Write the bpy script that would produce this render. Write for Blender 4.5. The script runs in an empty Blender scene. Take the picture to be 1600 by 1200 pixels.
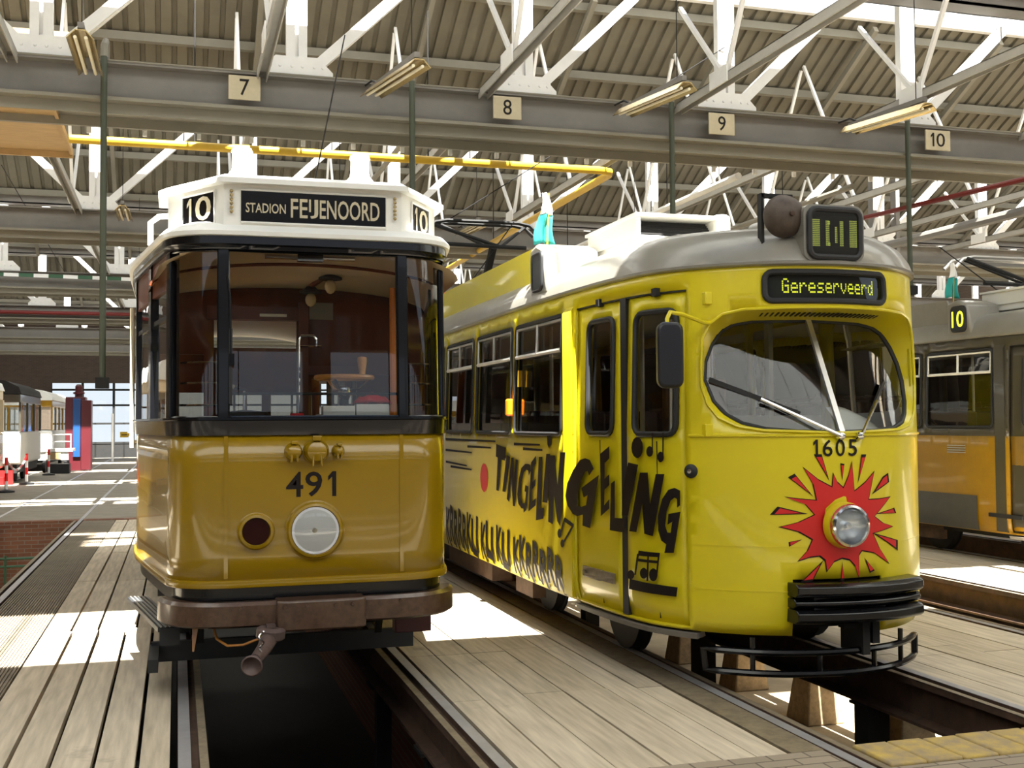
import bpy, bmesh, math, random
from mathutils import Vector, Matrix
from mathutils.geometry import delaunay_2d_cdt
random.seed(7)
SC = bpy.context.scene
COL = SC.collection
PI = math.pi

# ------------------------------------------------------------------ helpers
def wloc(o):
    v = Vector((0, 0, 0))
    while o is not None:
        v = v + o.location
        o = o.parent
    return v

class MB:
    """collects shapes in world coordinates; build() links them as ONE mesh object"""
    def __init__(s):
        s.v = []; s.f = []
    def add(s, vs, fs):
        b = len(s.v)
        s.v += [tuple(p) for p in vs]
        s.f += [tuple(i + b for i in f) for f in fs]
        return s
    def box(s, x0, x1, y0, y1, z0, z1):
        v = [(x0,y0,z0),(x1,y0,z0),(x1,y1,z0),(x0,y1,z0),(x0,y0,z1),(x1,y0,z1),(x1,y1,z1),(x0,y1,z1)]
        return s.add(v, [(0,3,2,1),(4,5,6,7),(0,1,5,4),(1,2,6,5),(2,3,7,6),(3,0,4,7)])
    def bar(s, p0, p1, w, h, up=(0,0,1)):
        p0 = Vector(p0); p1 = Vector(p1); d = (p1-p0).normalized(); u = Vector(up)
        a = d.cross(u)
        if a.length < 1e-4: a = d.cross(Vector((1,0,0)))
        a.normalize(); b = a.cross(d)
        v = []
        for p in (p0, p1):
            for i, j in ((-1,-1),(1,-1),(1,1),(-1,1)):
                v.append(p + a*(i*w/2) + b*(j*h/2))
        return s.add(v, [(0,1,2,3),(7,6,5,4),(0,4,5,1),(1,5,6,2),(2,6,7,3),(3,7,4,0)])
    def tube(s, pts, r, n=8, closed=False):
        pts = [Vector(p) for p in pts]; m = len(pts); v = []; f = []; pa = None
        for i, p in enumerate(pts):
            if closed: d = pts[(i+1) % m] - pts[i-1]
            else: d = pts[min(i+1, m-1)] - pts[max(i-1, 0)]
            d.normalize()
            if pa is None:
                a = d.cross(Vector((0,0,1)))
                if a.length < 1e-3: a = d.cross(Vector((1,0,0)))
            else: a = pa - d*pa.dot(d)
            a.normalize(); b = d.cross(a); pa = a
            rr = r[i] if isinstance(r, (list, tuple)) else r
            for k in range(n):
                t = 2*PI*k/n
                v.append(p + (a*math.cos(t) + b*math.sin(t))*rr)
        for i in range(m if closed else m-1):
            j = (i+1) % m
            for k in range(n):
                f.append((i*n+k, i*n+(k+1) % n, j*n+(k+1) % n, j*n+k))
        if not closed:
            f.append(tuple(range(n-1, -1, -1))); f.append(tuple((m-1)*n+k for k in range(n)))
        return s.add(v, f)
    def lathe(s, prof, c=(0,0,0), axis=(0,0,1), n=24, cap=True):
        z = Vector(axis).normalized(); x = z.orthogonal().normalized(); y = z.cross(x); c = Vector(c)
        v = []; f = []
        for r, h in prof:
            for k in range(n):
                t = 2*PI*k/n
                v.append(c + z*h + (x*math.cos(t) + y*math.sin(t))*max(r, 1e-4))
        for i in range(len(prof)-1):
            for k in range(n):
                f.append((i*n+k, i*n+(k+1) % n, (i+1)*n+(k+1) % n, (i+1)*n+k))
        if cap: f.append(tuple(range(n-1, -1, -1))); f.append(tuple((len(prof)-1)*n+k for k in range(n)))
        return s.add(v, f)
    def prism(s, poly, fn, t0, t1):
        """poly in 2D, fn(u,v,t)->3D"""
        n = len(poly)
        v = [fn(u, w, t0) for u, w in poly] + [fn(u, w, t1) for u, w in poly]
        f = [tuple(range(n-1, -1, -1)), tuple(range(n, 2*n))]
        f += [(i, (i+1) % n, n+(i+1) % n, n+i) for i in range(n)]
        return s.add(v, f)
    def grid(s, fn, nu, nv, cu=False):
        v = [fn(i/(nu if cu else nu-1) if nu > 1 else 0, j/(nv-1)) for i in range(nu) for j in range(nv)]
        f = []
        for i in range(nu if cu else nu-1):
            k = (i+1) % nu
            for j in range(nv-1):
                f.append((i*nv+j, k*nv+j, k*nv+j+1, i*nv+j+1))
        return s.add(v, f)
    def ball(s, c, r, n=12, sx=1, sy=1, sz=1):
        c = Vector(c)
        return s.grid(lambda a, b: c + Vector((r*sx*math.cos(2*PI*a)*math.sin(PI*(.01+.98*b)), r*sy*math.sin(2*PI*a)*math.sin(PI*(.01+.98*b)), -r*sz*math.cos(PI*(.01+.98*b)))), n, max(6, n//2), True)
    def build(s, name, mat, parent=None, sharp=35, bevel=0, solid=0, kind=None, fixn=True, smooth=True):
        me = bpy.data.meshes.new(name)
        o = bpy.data.objects.new(name, me)
        COL.objects.link(o)
        if parent is not None:
            o.parent = parent; base = wloc(parent)
        else:
            xs = [p[0] for p in s.v]; ys = [p[1] for p in s.v]; zs = [p[2] for p in s.v]
            base = Vector(((min(xs)+max(xs))/2, (min(ys)+max(ys))/2, min(zs))); o.location = base
        me.from_pydata([(p[0]-base.x, p[1]-base.y, p[2]-base.z) for p in s.v], [], s.f)
        if fixn:
            bm = bmesh.new(); bm.from_mesh(me)
            bmesh.ops.remove_doubles(bm, verts=bm.verts, dist=1e-5)
            bmesh.ops.recalc_face_normals(bm, faces=bm.faces)
            bm.to_mesh(me); bm.free()
        me.materials.append(mat)
        if smooth:
            me.shade_smooth(); me.set_sharp_from_angle(angle=math.radians(sharp))
        if solid:
            md = o.modifiers.new('thickness', 'SOLIDIFY'); md.thickness = solid; md.offset = -1
        if bevel:
            md = o.modifiers.new('edge', 'BEVEL'); md.width = bevel; md.segments = 2; md.limit_method = 'ANGLE'
        if kind: o['kind'] = kind
        return o

def tag(o, label, cat, group=None, kind=None):
    o['label'] = label; o['category'] = cat
    if group: o['group'] = group
    if kind: o['kind'] = kind
    return o
def thing(name, label, cat, loc=(0,0,0), group=None):
    o = bpy.data.objects.new(name, None); COL.objects.link(o)
    o.location = loc; o.empty_display_size = .2
    return tag(o, label, cat, group)
def dup(root, dloc, label=None, group=None):
    """a copy of a thing with copies of its parts and sub-parts"""
    r = root.copy(); COL.objects.link(r); r.location = root.location + Vector(dloc)
    if label: r['label'] = label
    if group: r['group'] = group
    for ch in list(root.children):
        c = ch.copy(); COL.objects.link(c); c.parent = r
        for g in list(ch.children):
            d = g.copy(); COL.objects.link(d); d.parent = c
    return r

def pip(p, poly):
    x, y = p; c = False; j = len(poly)-1
    for i in range(len(poly)):
        xi, yi = poly[i]; xj, yj = poly[j]
        if (yi > y) != (yj > y) and x < (xj-xi)*(y-yi)/(yj-yi)+xi: c = not c
        j = i
    return c
def resample(poly, step):
    out = []
    for i in range(len(poly)):
        a = Vector(poly[i]); b = Vector(poly[(i+1) % len(poly)])
        n = max(1, int(math.ceil((b-a).length/step)))
        out += [tuple(a.lerp(b, k/n)) for k in range(n)]
    return out
def panel(outer, holes, fn, us, vs, step=.07):
    """sheet in (u,v) with holes, mapped by fn to 3D"""
    polys = [resample(outer, step)] + [resample(h, step) for h in holes]
    pts = []; edges = []
    for pl in polys:
        b = len(pts); n = len(pl); pts += [Vector(p) for p in pl]
        edges += [(b+i, b+(i+1) % n) for i in range(n)]
    bound = [(p.x, p.y) for p in pts]
    cell = {}
    for x, y in bound: cell.setdefault((int(x//.1), int(y//.1)), []).append((x, y))
    for u in us:
        for v in vs:
            if not pip((u, v), polys[0]) or any(pip((u, v), h) for h in polys[1:]): continue
            cx, cy = int(u//.1), int(v//.1); near = False
            for i in (-1,0,1):
                for j in (-1,0,1):
                    for q in cell.get((cx+i, cy+j), ()):
                        if abs(q[0]-u) < .02 and abs(q[1]-v) < .02: near = True
            if not near: pts.append(Vector((u, v)))
    r = delaunay_2d_cdt(pts, edges, [], 0, 1e-5)
    vv = r[0]; fs = []
    for f in r[2]:
        c = (sum(vv[i].x for i in f)/len(f), sum(vv[i].y for i in f)/len(f))
        if pip(c, polys[0]) and not any(pip(c, h) for h in polys[1:]): fs.append(tuple(f))
    m = MB(); m.add([fn(p.x, p.y) for p in vv], fs)
    return m
def rrect(x0, x1, y0, y1, r, n=4):
    out = []
    for cx, cy, a in ((x1-r,y1-r,0),(x0+r,y1-r,PI/2),(x0+r,y0+r,PI),(x1-r,y0+r,1.5*PI)):
        out += [(cx+r*math.cos(a+PI/2*k/n), cy+r*math.sin(a+PI/2*k/n)) for k in range(n+1)]
    return out
def outline(poly, fn, r=.012, n=6):
    m = MB(); m.tube([fn(u, v) for u, v in resample(poly, .1)], r, n, True); return m
def tri_poly(poly):
    """ear-free triangulation of one polygon -> (verts, tris)"""
    r = delaunay_2d_cdt([Vector(p) for p in poly], [(i, (i+1) % len(poly)) for i in range(len(poly))], [], 0, 1e-6)
    vv = [(p.x, p.y) for p in r[0]]
    fs = [tuple(f) for f in r[2] if pip((sum(vv[i][0] for i in f)/3, sum(vv[i][1] for i in f)/3), poly)]
    return vv, fs
def decal(polys, fn, step=.05):
    """flat painted shapes laid on a surface"""
    m = MB()
    for p in polys:
        vv, fs = tri_poly(resample(p, step))
        m.add([fn(u, v) for u, v in vv], fs)
    return m
_txt = {}
def text2d(s, bold=0.0):
    if (s, bold) in _txt: return _txt[(s, bold)]
    cu = bpy.data.curves.new('lettering', 'FONT'); cu.body = s; cu.size = 1; cu.offset = bold; cu.resolution_u = 3
    o = bpy.data.objects.new('lettering', cu); COL.objects.link(o)
    dg = bpy.context.evaluated_depsgraph_get(); dg.update()
    me = bpy.data.meshes.new_from_object(o.evaluated_get(dg))
    bm = bmesh.new(); bm.from_mesh(me); bmesh.ops.triangulate(bm, faces=bm.faces)
    for _ in range(2):
        le = [e for e in bm.edges if e.calc_length() > .22]
        if le: bmesh.ops.subdivide_edges(bm, edges=le, cuts=1); bmesh.ops.triangulate(bm, faces=bm.faces)
    bm.verts.index_update()
    vs = [(v.co.x, v.co.y) for v in bm.verts]; bm.verts.index_update()
    fs = [tuple(v.index for v in f.verts) for f in bm.faces]
    bm.free(); bpy.data.objects.remove(o); bpy.data.curves.remove(cu); bpy.data.meshes.remove(me)
    x0 = min(p[0] for p in vs); x1 = max(p[0] for p in vs); y0 = min(p[1] for p in vs); y1 = max(p[1] for p in vs)
    vs = [((p[0]-x0)/(x1-x0), (p[1]-y0)/(y1-y0)) for p in vs]   # normalised to the unit box
    _txt[(s, bold)] = (vs, fs)
    return vs, fs
ONE = [(.5,0),(1,0),(1,1),(.55,1),(0,.80),(0,.63),(.5,.78)]
def text(s, x0, x1, y0, y1, fn, bold=0.0, m=None):
    m = m or MB(); vs, fs = tri_poly(ONE) if s == '1' else text2d(s, bold)
    m.add([fn(x0+(x1-x0)*u, y0+(y1-y0)*v) for u, v in vs], fs); return m

# ------------------------------------------------------------------ materials
def srgb(r, g, b): return tuple(((c/255+.055)/1.055)**2.4 if c > 10 else c/255/12.92 for c in (r, g, b)) + (1,)
def mat(name, col, rough=.5, metal=0, noise=0, scale=6, col2=None, bump=0, coat=0, stretch=(1,1,1), emit=0, spec=.5):
    m = bpy.data.materials.new(name); m.use_nodes = True; nt = m.node_tree; N = nt.nodes; b = N['Principled BSDF']
    b.inputs['Base Color'].default_value = col; b.inputs['Roughness'].default_value = rough; b.inputs['Metallic'].default_value = metal
    b.inputs['Specular IOR Level'].default_value = spec
    if coat: b.inputs['Coat Weight'].default_value = coat; b.inputs['Coat Roughness'].default_value = .04
    if emit: b.inputs['Emission Color'].default_value = col; b.inputs['Emission Strength'].default_value = emit
    if noise or bump:
        tc = N.new('ShaderNodeTexCoord'); mp = N.new('ShaderNodeMapping'); mp.inputs['Scale'].default_value = stretch
        nz = N.new('ShaderNodeTexNoise'); nz.inputs['Scale'].default_value = scale; nz.inputs['Detail'].default_value = 6; nz.inputs['Roughness'].default_value = .65
        nt.links.new(tc.outputs['Object'], mp.inputs['Vector']); nt.links.new(mp.outputs['Vector'], nz.inputs['Vector'])
        if noise:
            rp = N.new('ShaderNodeValToRGB'); e = rp.color_ramp.elements
            e[0].position = .35; e[1].position = .68
            e[0].color = col2 or tuple(c*(1-noise) for c in col[:3]) + (1,); e[1].color = col
            nt.links.new(nz.outputs['Fac'], rp.inputs['Fac']); nt.links.new(rp.outputs['Color'], b.inputs['Base Color'])
        if bump:
            bp = N.new('ShaderNodeBump'); bp.inputs['Strength'].default_value = bump; bp.inputs['Distance'].default_value = .01
            nt.links.new(nz.outputs['Fac'], bp.inputs['Height']); nt.links.new(bp.outputs['Normal'], b.inputs['Normal'])
    return m
def glassmat(name, tint=(.93,.95,.94,1), ior=1.5, extra=0.0):
    m = bpy.data.materials.new(name); m.use_nodes = True; nt = m.node_tree; N = nt.nodes
    for n in list(N): N.remove(n)
    out = N.new('ShaderNodeOutputMaterial'); tr = N.new('ShaderNodeBsdfTransparent'); gl = N.new('ShaderNodeBsdfGlossy')
    fr = N.new('ShaderNodeFresnel'); mx = N.new('ShaderNodeMixShader'); mt = N.new('ShaderNodeMath'); mt.operation = 'MULTIPLY_ADD'
    mt.inputs[1].default_value = 1.15; mt.inputs[2].default_value = extra; mt.use_clamp = True
    fr.inputs['IOR'].default_value = ior; tr.inputs['Color'].default_value = tint; gl.inputs['Roughness'].default_value = .01
    gl.inputs['Color'].default_value = (1,1,1,1)
    nt.links.new(fr.outputs['Fac'], mt.inputs[0]); nt.links.new(mt.outputs[0], mx.inputs['Fac'])
    nt.links.new(tr.outputs[0], mx.inputs[1]); nt.links.new(gl.outputs[0], mx.inputs[2]); nt.links.new(mx.outputs[0], out.inputs['Surface'])
    return m
def frostmat(name, col):
    m = bpy.data.materials.new(name); m.use_nodes = True; nt = m.node_tree; N = nt.nodes
    for n in list(N): N.remove(n)
    out = N.new('ShaderNodeOutputMaterial'); tl = N.new('ShaderNodeBsdfTranslucent'); df = N.new('ShaderNodeBsdfDiffuse'); mx = N.new('ShaderNodeMixShader')
    tl.inputs['Color'].default_value = col; df.inputs['Color'].default_value = (.7,.7,.68,1); mx.inputs['Fac'].default_value = .35
    nt.links.new(tl.outputs[0], mx.inputs[1]); nt.links.new(df.outputs[0], mx.inputs[2]); nt.links.new(mx.outputs[0], out.inputs['Surface'])
    return m
def brickmat(name, c1, c2, mortar, scale=1, bw=.22, bh=.07, axis='XZ'):
    m = bpy.data.materials.new(name); m.use_nodes = True; nt = m.node_tree; N = nt.nodes; b = N['Principled BSDF']
    tc = N.new('ShaderNodeTexCoord'); sp = N.new('ShaderNodeSeparateXYZ'); cb = N.new('ShaderNodeCombineXYZ'); br = N.new('ShaderNodeTexBrick')
    nt.links.new(tc.outputs['Object'], sp.inputs[0])
    nt.links.new(sp.outputs[axis[0]], cb.inputs['X']); nt.links.new(sp.outputs[axis[1]], cb.inputs['Y']); nt.links.new(cb.outputs[0], br.inputs['Vector'])
    br.inputs['Scale'].default_value = scale; br.inputs['Brick Width'].default_value = bw; br.inputs['Row Height'].default_value = bh
    br.inputs['Mortar Size'].default_value = .006; br.inputs['Color1'].default_value = c1; br.inputs['Color2'].default_value = c2; br.inputs['Mortar'].default_value = mortar
    nt.links.new(br.outputs['Color'], b.inputs['Base Color']); b.inputs['Roughness'].default_value = .85
    return m
def plankmat(name, c1, c2, dark):
    """aged deck boards: each board its own tint, grain along Y, oil stains"""
    m = bpy.data.materials.new(name); m.use_nodes = True; nt = m.node_tree; N = nt.nodes; b = N['Principled BSDF']; L = nt.links
    ge = N.new('ShaderNodeNewGeometry'); tc = N.new('ShaderNodeTexCoord'); mp = N.new('ShaderNodeMapping'); mp.inputs['Scale'].default_value = (9,.7,1)
    nz = N.new('ShaderNodeTexNoise'); nz.inputs['Scale'].default_value = 3; nz.inputs['Detail'].default_value = 8
    st = N.new('ShaderNodeTexNoise'); st.inputs['Scale'].default_value = 1.3; st.inputs['Detail'].default_value = 5; st.inputs['Roughness'].default_value = .6
    L.new(tc.outputs['Object'], mp.inputs['Vector']); L.new(mp.outputs[0], nz.inputs['Vector']); L.new(tc.outputs['Object'], st.inputs['Vector'])
    m1 = N.new('ShaderNodeMix'); m1.data_type = 'RGBA'; m1.inputs['A'].default_value = c1; m1.inputs['B'].default_value = c2
    L.new(ge.outputs['Random Per Island'], m1.inputs['Factor'])
    r1 = N.new('ShaderNodeValToRGB'); r1.color_ramp.elements[0].position = .3; r1.color_ramp.elements[0].color = (.72,.7,.67,1); r1.color_ramp.elements[1].position = .7; r1.color_ramp.elements[1].color = (1.08,1.06,1.03,1)
    L.new(nz.outputs['Fac'], r1.inputs['Fac'])
    m2 = N.new('ShaderNodeMix'); m2.data_type = 'RGBA'; m2.blend_type = 'MULTIPLY'; m2.inputs['Factor'].default_value = 1
    L.new(m1.outputs['Result'], m2.inputs['A']); L.new(r1.outputs['Color'], m2.inputs['B'])
    r2 = N.new('ShaderNodeValToRGB'); r2.color_ramp.elements[0].position = .62; r2.color_ramp.elements[0].color = (0,0,0,1); r2.color_ramp.elements[1].position = .75; r2.color_ramp.elements[1].color = (.75,.75,.75,1)
    L.new(st.outputs['Fac'], r2.inputs['Fac'])
    m3 = N.new('ShaderNodeMix'); m3.data_type = 'RGBA'; m3.inputs['B'].default_value = dark
    L.new(r2.outputs['Color'], m3.inputs['Factor']); L.new(m2.outputs['Result'], m3.inputs['A']); L.new(m3.outputs['Result'], b.inputs['Base Color'])
    b.inputs['Roughness'].default_value = .8
    return m

K = {}
K['yel'] = mat('yellow_gloss_paint', (.72,.60,.010,1), .32, noise=.08, scale=1.5, coat=.25)
K['och'] = mat('ochre_gloss_paint', (.31,.185,.003,1), .25, noise=.08, scale=1.5, coat=.5)
K['blk'] = mat('black_gloss_paint', (.004,.004,.005,1), .2, coat=.2, spec=.35)
K['rub'] = mat('black_rubber', (.012,.012,.013,1), .6)
K['dark'] = mat('dark_underframe', (.012,.011,.010,1), .8, noise=.4)
K['ink'] = mat('black_lettering', (.010,.006,.005,1), .6, spec=.25)
K['dsteel'] = mat('dark_painted_steel', (.03,.033,.036,1), .5, noise=.3)
K['white'] = mat('white_roof_paint', (.85,.84,.79,1), .5, noise=.06, scale=3)
K['cream'] = mat('cream_ceiling_paint', (.80,.64,.42,1), .35)
K['groof'] = mat('grey_roof_paint', (.25,.235,.20,1), .3, noise=.15, scale=4, coat=.2)
K['skirt'] = mat('dark_skirt_paint', (.07,.068,.06,1), .4, noise=.2)
K['gbody'] = mat('dark_grey_paint', (.06,.053,.036,1), .3, noise=.15, scale=3, coat=.3)
K['amb'] = mat('amber_yellow_paint', (.36,.19,.006,1), .3, noise=.2, scale=3, coat=.3)
K['bump'] = mat('brown_bumper_paint', (.050,.022,.012,1), .3, noise=.35, scale=22, col2=(.10,.055,.032,1), coat=.3)
K['rust'] = mat('rusty_steel', (.10,.055,.033,1), .8, noise=.5, scale=8, bump=.3)
K['rail'] = mat('polished_rail_steel', (.50,.49,.50,1), .35, .45, noise=.2, scale=5)
K['lip'] = mat('worn_rail_steel', (.30,.24,.16,1), .6, .3, noise=.4, scale=12)
K['chr'] = mat('chrome', (.75,.74,.72,1), .12, 1)
K['alu'] = mat('aluminium_trim', (.62,.61,.59,1), .3, .8)
K['wood'] = mat('varnished_mahogany', (.15,.034,.011,1), .35, noise=.4, scale=3, stretch=(1,1,.2), coat=.12, spec=.3)
K['oak'] = mat('varnished_oak', (.55,.24,.05,1), .3, noise=.25, scale=5, coat=.4)
K['orange'] = mat('orange_varnish', (.75,.22,.02,1), .3)
K['red'] = mat('red_paint', (.62,.012,.012,1), .4)
K['redl'] = mat('red_lamp_glass', (.02,.0008,.0008,1), .3, spec=.15)
K['amberl'] = mat('amber_lamp_glass', (.80,.18,.01,1), .2)
K['paper'] = mat('white_paper', (.8,.79,.75,1), .7)
K['led'] = mat('lit_display_dots', (.75,.80,.05,1), .5, emit=1.4)
K['disp'] = mat('display_backing', (.015,.02,.022,1), .35)
K['lens'] = mat('headlamp_reflector', (.72,.77,.84,1), .4)
K['lens2'] = mat('silvered_reflector', (.80,.84,.90,1), .35, .7)
K['pitshade'] = mat('painted_pit_shade', (.016,.013,.010,1), .7, noise=.4)  # near-black colour standing in for the shade in the pit
K['led2'] = mat('pale_display_dots', (.55,.62,.14,1), .5, emit=.55)
K['bell'] = mat('weathered_bell_bronze', (.10,.075,.058,1), .55, .4, noise=.35, scale=18, bump=.1)
K['iron'] = mat('painted_cast_iron', (.13,.085,.075,1), .5, .2, noise=.3, scale=20)
K['glass'] = glassmat('window_glass')
K['dglass'] = glassmat('smoked_window_glass', (.22,.20,.16,1))
K['gate'] = mat('dark_gate_boards', (.012,.010,.008,1), .95, spec=.08)
K['tglass'] = glassmat('tinted_window_glass', (.80,.82,.78,1))
K['sheet'] = mat('corrugated_sheet_paint', (.19,.17,.125,1), .7, noise=.25, scale=1.2)
K['steelw'] = mat('white_girder_paint', (.85,.84,.82,1), .6, noise=.08, scale=4)
K['steelg'] = mat('grey_beam_paint', (.20,.185,.168,1), .6, noise=.15, scale=2)
K['steelt'] = mat('pale_tie_paint', (.40,.38,.34,1), .6, noise=.1)
K['steelb'] = mat('beige_beam_paint', (.24,.22,.175,1), .6, noise=.12, scale=2)
K['frost'] = frostmat('frosted_roof_glass', (.30,.31,.30,1))
K['gas'] = mat('yellow_pipe_paint', (.62,.38,.02,1), .45)
K['green'] = mat('dark_green_pipe_paint', (.055,.065,.042,1), .6)
K['redp'] = mat('red_pipe_paint', (.17,.012,.010,1), .5)
K['ply'] = mat('plywood', (.50,.33,.15,1), .65, noise=.2, scale=3, stretch=(1,6,1))
K['gold'] = mat('brass_reflector', (.55,.42,.20,1), .25, .8)
K['tubew'] = mat('fluorescent_tube_glass', (.75,.68,.5,1), .4)
K['plate'] = mat('cream_number_plate', (.55,.48,.33,1), .6, noise=.1, scale=9)
K['deck'] = plankmat('deck_boards', (.52,.445,.335,1), (.62,.54,.42,1), (.12,.09,.065,1))
K['conc'] = mat('yard_concrete', (.27,.235,.185,1), .85, noise=.3, scale=2.5, bump=.1)
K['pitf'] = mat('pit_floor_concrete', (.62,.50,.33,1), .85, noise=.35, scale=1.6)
K['foot'] = mat('rough_footing_concrete', (.33,.24,.14,1), .95, noise=.4, scale=14, bump=.4)
K['brick'] = brickmat('pit_brick', (.16,.06,.03,1), (.22,.09,.05,1), (.2,.17,.13,1))
K['wallb'] = brickmat('hall_brick', (.07,.045,.032,1), (.09,.06,.04,1), (.10,.085,.07,1))
K['pave'] = brickmat('brick_paving', (.27,.22,.16,1), (.32,.26,.19,1), (.13,.10,.07,1), bw=.21, bh=.10, axis='XY')
K['kerb'] = mat('worn_yellow_kerb_paint', (.52,.36,.08,1), .8, noise=.3, scale=9, col2=(.30,.23,.14,1), bump=.3)
K['grate'] = mat('ribbed_steel_mat', (.26,.21,.15,1), .7, .1, noise=.3, scale=3)
K['teal'] = mat('teal_cloth', (.02,.30,.28,1), .8)
K['whitec'] = mat('white_cloth', (.85,.85,.85,1), .8)
K['blue'] = mat('blue_paint', (.008,.05,.17,1), .4)
K['maroon'] = mat('maroon_paint', (.07,.006,.010,1), .4)
K['fgreen'] = mat('railing_green_paint', (.03,.10,.05,1), .6)
K['bulb'] = mat('bulb_glass', (.55,.42,.25,1), .1)
K['seat'] = mat('dark_seat_vinyl', (.05,.02,.018,1), .5)
K['pgrey'] = mat('interior_grey', (.50,.48,.43,1), .6)
K['brown'] = mat('brown_driver_seat', (.10,.045,.025,1), .6)
K['mirror'] = mat('mirror_housing_plastic', (.012,.013,.018,1), .3)
SKY, SUN, EXPO = 1.2, 50, 0.0
# ------------------------------------------------------------------ the hall
T0, TP = .79, 3.17
def ctr(k): return T0 + TP*k                       # k=0 old tram, 1 yellow tram, 2 empty, 3 grey tram, -1, -2 to the west
XW, XE, YF, YB = -12.5, 36.0, -6.0, 62.0
PIT = {-2: (3.5, 21.4), -1: (3.5, 21.4), 0: (3.2, 20.0), 1: (5.15, 20.0), 2: (5.6, 20.0), 3: (5.6, 20.0)}
GUT = [-4.3, 4.5, 12.55, 21.35, 30.15, 38.95, 47.75, 56.55]
ZG, ZR, SL = 7.4, 9.25, .552
ORD = ['', 'first', 'second', 'third', 'fourth', 'fifth', 'sixth', 'seventh']

# --- decks between the tracks (boards), solid floor beyond, pits below
def boards(x0, x1, lines, y0, y1, gap, name, mt, breaks, jit=.0):
    m = MB(); xs = [x0] + lines + [x1]
    for i in range(len(xs)-1):
        ys = [y0] + [b + random.uniform(-jit, jit) for b in breaks if y0 < b < y1] + [y1]
        for j in range(len(ys)-1):
            z = -.006 - random.uniform(0, .006)
            m.box(xs[i]+gap/2, xs[i+1]-gap/2, ys[j]+.004, ys[j+1]-.004, -.06, z)
    return m.build(name, mt, kind='structure', smooth=False)
boards(-1.045, -.02, [-.81, -.607, -.397, -.187], 3.2, 9.95, .024, 'floor', K['deck'], [])
boards(-1.045, -.02, [-.83, -.62, -.32], 9.95, 21.3, .02, 'floor', K['deck'], [13.1, 16.0], .1)
boards(1.60, 2.98, [1.80, 2.06, 2.33, 2.61, 2.80], 5.14, 20.6, .010, 'floor', K['deck'], [6.75, 8.1, 12, 15.5], .06)
boards(ctr(1)+.80, ctr(2)-.80, [4.95, 5.33, 5.62, 5.96], 5.5, 20.6, .012, 'floor', K['deck'], [7.1, 9.0, 12.2, 16], .15)
boards(ctr(2)+.80, ctr(3)-.80, [8.15, 8.4, 8.7, 9.0, 9.25], 5.5, 20.6, .012, 'floor', K['deck'], [7.4, 9.8, 12.9, 16], .2)
boards(ctr(3)+.80, XE, [11.4, 11.7, 12, 12.5, 13, 14, 15.5, 17, 18.5, 21, 24, 28, 32], 5.5, 20.6, .012, 'floor', K['deck'], [8, 11, 14, 17], .2)
boards(ctr(-2)+.80, ctr(-1)-.80, [-4.5, -4.2, -3.9, -3.6], 3.2, 21.3, .015, 'floor', K['deck'], [6, 9, 12, 15, 18], .2)
boards(XW, ctr(-2)-.80, [-11.5, -10.5, -9.5, -8.5, -7.5, -7], 3.2, 21.3, .015, 'floor', K['deck'], [6, 9, 12, 15, 18], .2)
m = MB()                                            # ribbed steel walkway mat
m.box(-1.58, -1.05, 3.2, 21.3, -.06, -.012)
for i in range(21): m.box(-1.575+.025*i, -1.563+.025*i, 3.2, 21.3, -.012, -.004)
m.build('floor', K['grate'], kind='structure', smooth=False)
m = MB()                                            # plate beside the rail of the yellow tram
m.box(2.99, 3.175, 5.14, 20.6, -.05, -.004)
m.build('floor', K['lip'], kind='structure', smooth=False)
m = MB()
m.box(XW, XE, 21.46, YB, -.3, -.004)                 # concrete yard behind the pits
m.build('floor', K['conc'], kind='structure', smooth=False)
m = MB()
m.box(XW, -.02, YF, 3.2, -.3, -.004)
m.build('floor', K['conc'], kind='structure', smooth=False)
m = MB()                                            # brick paving at the gate
m.box(1.60, XE, YF, 4.79, -.3, -.008); m.box(1.60, ctr(1)-.79, 4.79, 5.14, -.3, -.006); m.box(ctr(1)+.79, XE, 4.79, 5.5, -.3, -.006)
m.build('floor', K['pave'], kind='structure', smooth=False)
m = MB()
for k in (-2, -1): m.box(ctr(k)-.80, ctr(k)+.80, YF, PIT[k][0], -1.6, -.03)
for k in (0,): m.box(ctr(k)-.80, ctr(k)+.80, YF, PIT[k][0], -1.6, -.03)
for k in (1, 2, 3): m.box(ctr(k)-.62, ctr(k)+.62, 20.0, 21.4, -1.6, -.02)
m.box(ctr(0)-.62, ctr(0)+.62, 20.0, 21.4, -1.6, -.02)
m.box(1.6, XE, 20.6, 21.4, -.2, -.004)
m.build('floor', K['conc'], kind='structure', smooth=False)
m = MB()                                            # kerb of worn yellow bricks at the end of the pit
for i in range(6):
    x = ctr(1)-.62 + i*.21
    m.box(x+.003, x+.207, 4.80+random.uniform(-.01,.01), 5.15+random.uniform(-.012,.012), -.12, .012-random.uniform(0,.008))
o = m.build('kerb', K['kerb'], bevel=.012)
tag(o, 'worn yellow painted brick kerb closing the sunlit pit in front of the bright yellow tram', 'kerb')
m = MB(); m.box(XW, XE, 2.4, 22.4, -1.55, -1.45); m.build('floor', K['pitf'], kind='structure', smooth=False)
m = MB()
m.box(XW, XE, 21.4, 21.7, -1.45, -.004); m.build('wall_pit_back', K['brick'], kind='structure', smooth=False)
m = MB(); m.box(XW, XE, 2.6, 3.1, -1.45, -.05); m.box(ctr(1)-.8, XE, 4.75, 4.96, -1.45, -.14); m.build('wall_pit_front', K['brick'], kind='structure', smooth=False)

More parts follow.
